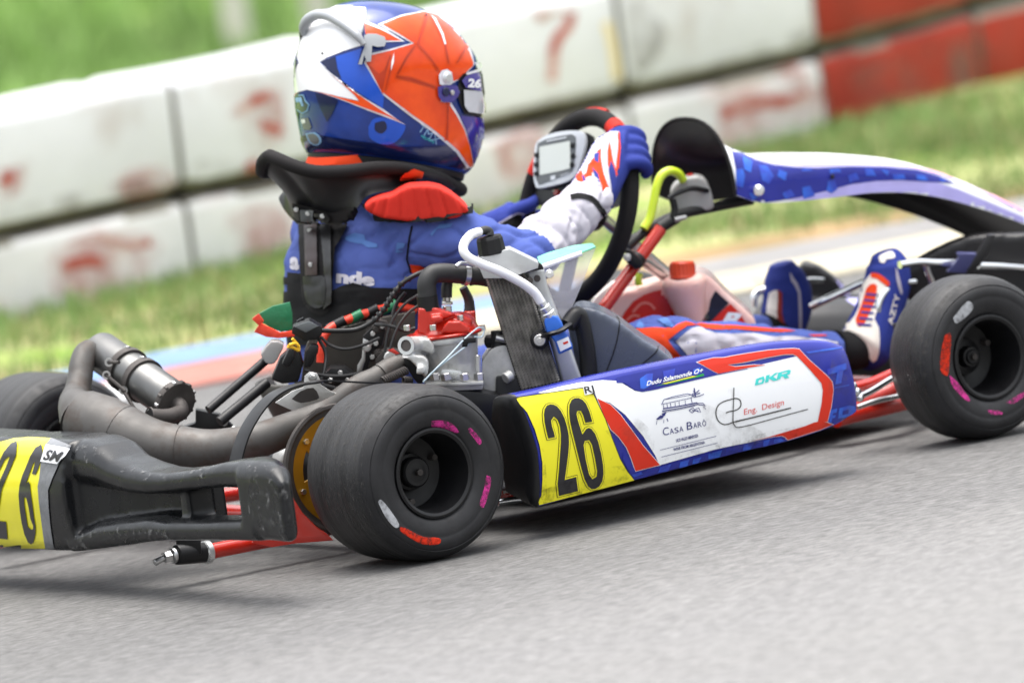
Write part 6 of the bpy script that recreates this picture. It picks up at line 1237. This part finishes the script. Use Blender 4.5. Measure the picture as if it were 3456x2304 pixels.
# visor with sun strip
HD('visor_gasket', [(1560, 590), (1590, 560), (1680, 530), (1708, 480), (1725, 500), (1770, 860), (1760, 890), (1600, 860), (1570, 800), (1545, 720)], 'black', .0024)
HD('visor', [(1585, 680), (1720, 690), (1765, 850), (1750, 868), (1620, 845), (1592, 800)], 'visor', .0050, thick=.001)
HD('sun_strip', [(1570, 610), (1600, 575), (1690, 548), (1708, 560), (1722, 690), (1690, 690), (1600, 665)], 'helmetviolet', .0055, thick=.001)
HD('visor_edge', [(1600, 555), (1680, 530), (1672, 495), (1660, 482), (1700, 474), (1716, 500), (1700, 545), (1600, 570)], 'silverline', .0062)
tm = text_mesh('26', A(1606, 655), Vector(A(1700, 664))-Vector(A(1606, 655)), (3, -26), .05); decal('lettering', tm, th, M['helmetwhite'], hel, .0075, 8)
HD('visor_arm', [(1395, 660), (1440, 640), (1540, 650), (1560, 700), (1540, 740), (1500, 775), (1430, 770), (1400, 730)], 'helmetviolet', .004, thick=.002)
HD('visor_arm', [(1410, 640), (1402, 570), (1425, 535), (1465, 525), (1500, 550), (1510, 610), (1495, 640), (1450, 650)], 'silverline', .004, thick=.002)
for x, y, r_, m_ in ((1458, 590, .0098, 'silver'), (1458, 590, .0068, 'alulight'), (1488, 700, .0042, 'steel'), (1445, 695, .0072, 'helmetdark')):
    d = ray(*A(x, y)).normalized(); hit, nn, _, _ = th.ray_cast(CAM, d); k_ = .0085 if r_ in (.0068, .0042) else .007
    mesh('visor_screw', [g_cyl(hit, hit+nn*(k_+.002), r_, 24)], M[m_], hel)
# marks on the back and the chin side
for pts in ([(318, 720), (395, 715), (412, 760), (440, 790), (425, 840), (385, 862), (345, 835), (330, 790)],): 
    HD('outline_badge', pts, 'silverblue', .0012, both=False); HD('badge_fill', inset(pts, 8), 'helmetdark', .0016, both=False)
HD('badge_stroke', [(335, 740), (380, 735), (400, 800), (385, 805), (370, 770), (345, 775)], 'silverblue', .002, both=False)
HD('badge', [(372, 895), (430, 890), (455, 960), (440, 980), (395, 975)], 'bezel', .0012, both=False); HD('badge', [(375, 905), (405, 900), (412, 930), (385, 935)], 'silverline', .0016, both=False)
HD('outline_badge', [(410, 1010), (480, 1000), (525, 1040), (525, 1080), (490, 1100), (440, 1080)], 'silverblue', .0012, 2, both=False); HD('badge_fill', [(425, 1015), (475, 1010), (510, 1042), (512, 1075), (488, 1088), (448, 1070)], 'bezel', .0016, 2, both=False)
tm = text_mesh('TMX', A(1248, 985), Vector(A(1395, 1095))-Vector(A(1248, 985)), (14, -22), .0); decal('lettering', tm, th, M['silverblue'], hel, .0014, 8)
tm = text_mesh('HELMETS', A(1275, 1035), Vector(A(1370, 1085))-Vector(A(1275, 1035)), (4, -7), .0); decal('lettering', tm, th, M['teal'], hel, .0014, 8)
for x, y in ((541, 408), (1312, 122)):
    HD('pin_hole', [(x-7, y-8), (x+7, y-8), (x+7, y+8), (x-7, y+8)], 'black', .003, 2)
# clear grey rear spoiler
spl = path(A, [(398, 262, .035), (392, 205, .03), (430, 145, .012), (500, 112, -.008), (580, 122, -.035), (660, 165, -.06), (740, 222, -.082), (800, 275, -.098), (848, 340, -.108)])
mesh('rear_spoiler', [g_tube(spl, [.006, .0085, .009, .0085, .0085, .008, .008, .007, .004], 12, 6)], M['greyplastic'], hel)
mesh('spoiler_clip', [g_tube(path(A, [(383, 310, .05), (384, 250, .05), (396, 195, .045), (425, 160, .035)]), [.004, .006, .007, .006], 10, 5)], M['black'], hel)
HD('rear_spoiler_top', [(490, 95), (580, 70), (720, 75), (860, 120), (850, 180), (820, 290), (760, 235), (640, 150), (560, 108)], 'greyplastic', .002, 0, .004)
HD('spoiler_tab', [(850, 275), (880, 260), (940, 262), (1000, 285), (1015, 320), (1000, 355), (950, 360), (910, 350), (905, 420), (900, 470), (870, 470), (850, 420), (835, 490), (805, 490), (830, 420), (850, 370)], 'greyplastic', .003, 0, .008)
# ---------------------------------------------------------------- hands in gloves
def glove(ang, wrist, elbow, name):
    c_ = ring(ang); tng = (-sin(ang)*wa+cos(ang)*wb); rad_ = (c_-WC).normalized(); gs = []
    pc = c_+wk*.028+rad_*.004; kn = c_+rad_*.026+wk*.012                # palm centre on the driver's side, knuckles outside
    gs.append(g_ell(pc.lerp(wrist, .28), (.036, .020, .034), ax=(tng, (wk*.8+rad_*.6).normalized(), (wrist-pc).normalized())))
    gs.append(g_tube([kn, pc, wrist.lerp(pc, .35), wrist], [.021, .028, .029, .030], 18, 6, ref=tuple(tng), flat=1.35))
    for k in range(4):
        off = (k-1.5)*.0205; ln = (.9, 1.0, .97, .82)[k]; o = c_+tng*off; pts = []
        for j in range(8):
            a = radians(75-205*ln*j/7); pts.append(o+.0275*(cos(a)*rad_+sin(a)*wk))
        gs.append(g_tube([pc+tng*off*.8]+pts, [.0125, .0125, .0122, .0118, .0112, .0108, .0104, .0098, .009], 12, 3))
    th_ = [wrist.lerp(pc, .5)-rad_*.012, pc-rad_*.02+tng*.02+wk*.002, c_-rad_*.026+tng*.034+wk*.008, c_-rad_*.024+tng*.05-wk*.010]
    gs.append(g_tube(th_, [.014, .0135, .0118, .0095], 12, 5))
    d_ = (elbow-wrist).normalized(); gs.append(g_tube([wrist+d_*(-.012), wrist+d_*.02, wrist+d_*.045], [.031, .034, .036], 18, 4))
    g = blob(name, gs, M['suitdark'], None, .0028, 3); own(g); return g
aR, aL = wheel_angle(F(1095, 520)), wheel_angle(F(250, 1130))
gR = glove(aR, wriR, elbR, 'glove'); gL = glove(aL, wriL, elbL, 'glove')
tg = bvh(gR)
def GL(pts, m, off, sm=0): return decal('glove_panel', [vw(F, pts)], tg, M[m], gR, off, 6, sm=sm)
GL([(1018, 300), (1020, 420), (1010, 560), (990, 700), (960, 780), (940, 860), (930, 980), (780, 900), (620, 860), (480, 820), (560, 720), (620, 620), (700, 500), (790, 390), (890, 300)], 'suitwhite', .001)
for pts in ([(1008, 310), (1026, 310), (1028, 440), (1010, 620), (985, 660), (990, 560), (1006, 440)], [(930, 380), (945, 450), (960, 560), (1000, 680), (960, 720), (915, 600), (912, 480)], [(860, 440), (855, 540), (880, 680), (930, 820), (905, 900), (870, 880), (850, 750), (800, 620), (770, 560), (830, 500)], [(700, 690), (770, 640), (785, 720), (780, 820), (740, 800)], [(880, 850), (915, 860), (905, 940), (880, 930)], [(740, 600), (800, 540), (800, 600), (750, 650)]): GL(pts, 'suitorange', .0016)
GL([(830, 470), (850, 460), (860, 560), (820, 640), (760, 680), (720, 700), (740, 620), (800, 540)], 'suitorange', .0016)
GL([(640, 700), (690, 640), (720, 780), (700, 830), (660, 800)], 'suitorange', .0018)
for pts in ([(780, 620), (830, 680), (850, 780), (870, 900), (840, 880), (815, 760)], [(940, 560), (975, 640), (990, 760), (950, 880), (940, 760), (920, 640)], [(800, 500), (840, 490), (835, 580), (800, 560)], [(690, 690), (712, 700), (740, 800), (715, 790)]): GL(pts, 'suitdark', .002)
tw = bvh(body, gR)
o = decal('cuff_band', [strip(F, [(590, 880), (680, 868), (780, 900), (860, 990), (905, 1090), (895, 1180)], 17, 5)], tw, M['blackcloth'], None, .002, 10); o.parent = body
tgl = bvh(gL)
o = decal('palm_patch', [vw(X, [(480, 610), (620, 530), (780, 440), (880, 385), (1040, 420), (1060, 500), (985, 570), (1010, 660), (1060, 720), (880, 740), (640, 670)])], tgl, M['blackcloth'], gL, .001, 10)
o = decal('palm_piping', [strip(X, [(470, 605), (620, 525), (780, 430), (890, 375), (1050, 410), (1150, 460), (1240, 480)], 4, 3)], tgl, M['cuff'], gL, .0018, 8)
# ---------------------------------------------------------------- shoes
def shoe(pts, r, y, name='shoe'):
    P = [at(H(a, b), y=y) for a, b in pts]
    g = blob(name, [g_tube(P, r, 20, 6, ref=(0, 1, 0), flat=1.0)], M['suitdark'], None, .003, 5); own(g); return g
sR = shoe([(960, 880), (1010, 830), (1075, 690), (1120, 560), (1165, 400), (1165, 280), (1140, 200)], [.03, .046, .044, .040, .040, .036, .022], -.13)
sL = shoe([(440, 720), (480, 640), (505, 540), (500, 440), (480, 350), (460, 270)], [.034, .042, .043, .041, .034, .020], .12)
blob_ank = own(mesh('sock', [limb([ankR, mid(ankR, at(H(985, 860), y=-.13)), at(H(1000, 820), y=-.13)], [.034, .034, .036])], M['blackcloth'], None)); own(mesh('sock', [limb([ankL, at(H(440, 700), y=.12)], [.034, .036])], M['blackcloth'], None))
tsh = bvh(sR); tsl = bvh(sL)
def SH(pts, m, off, tree=tsh, par=sR, sm=2): return decal('shoe_panel', [vw(H, pts)], tree, M[m], par, off, 8, sm=sm)
SH([(980, 440), (1060, 340), (1100, 345), (1170, 400), (1140, 470), (1110, 560), (1080, 640), (1110, 700), (1110, 860), (1070, 925), (1000, 820), (920, 740), (850, 690), (920, 660), (980, 560)], 'shoewhite', .001)
SH([(1030, 440), (1060, 410), (1100, 420), (1085, 520), (1050, 600), (1010, 680), (975, 690), (960, 640), (1000, 540)], 'suitorange', .0016)
SH([(1065, 335), (1110, 340), (1178, 395), (1165, 425), (1100, 375), (1060, 365)], 'suitorange', .0018)
for y0 in (470, 510, 550, 590, 630, 670): SH([(985+(630-y0)*.3, y0), (1085+(560-y0)*.2, y0+6), (1083+(560-y0)*.2, y0+20), (982+(630-y0)*.3, y0+14)], 'suitdark', .0024, sm=0)
SH([(1110, 230), (1150, 205), (1200, 195), (1215, 235), (1160, 245), (1150, 268), (1120, 265)], 'shoewhite', .001)
SH([(920, 780), (990, 840), (1040, 930), (1000, 960), (940, 960), (915, 900)], 'shoered', .001)
SH([(1220, 300), (1235, 330), (1265, 460), (1250, 470), (1225, 380)], 'cuff', .001)
tm = text_mesh('AZTY', H(1195, 680), Vector(H(1245, 480))-Vector(H(1195, 680)), (-16, -4), .02); decal('lettering', tm, tsh, M['shoewhite'], sR, .0014, 8)
SH([(385, 470), (440, 450), (440, 560), (430, 700), (375, 700), (370, 560)], 'shoewhite', .001, tsl, sL)
SH([(440, 450), (470, 470), (470, 600), (490, 700), (440, 700)], 'shoered', .001, tsl, sL)
SH([(520, 330), (545, 370), (590, 460), (598, 700), (580, 700), (575, 470), (530, 390)], 'cuff', .001, tsl, sL)
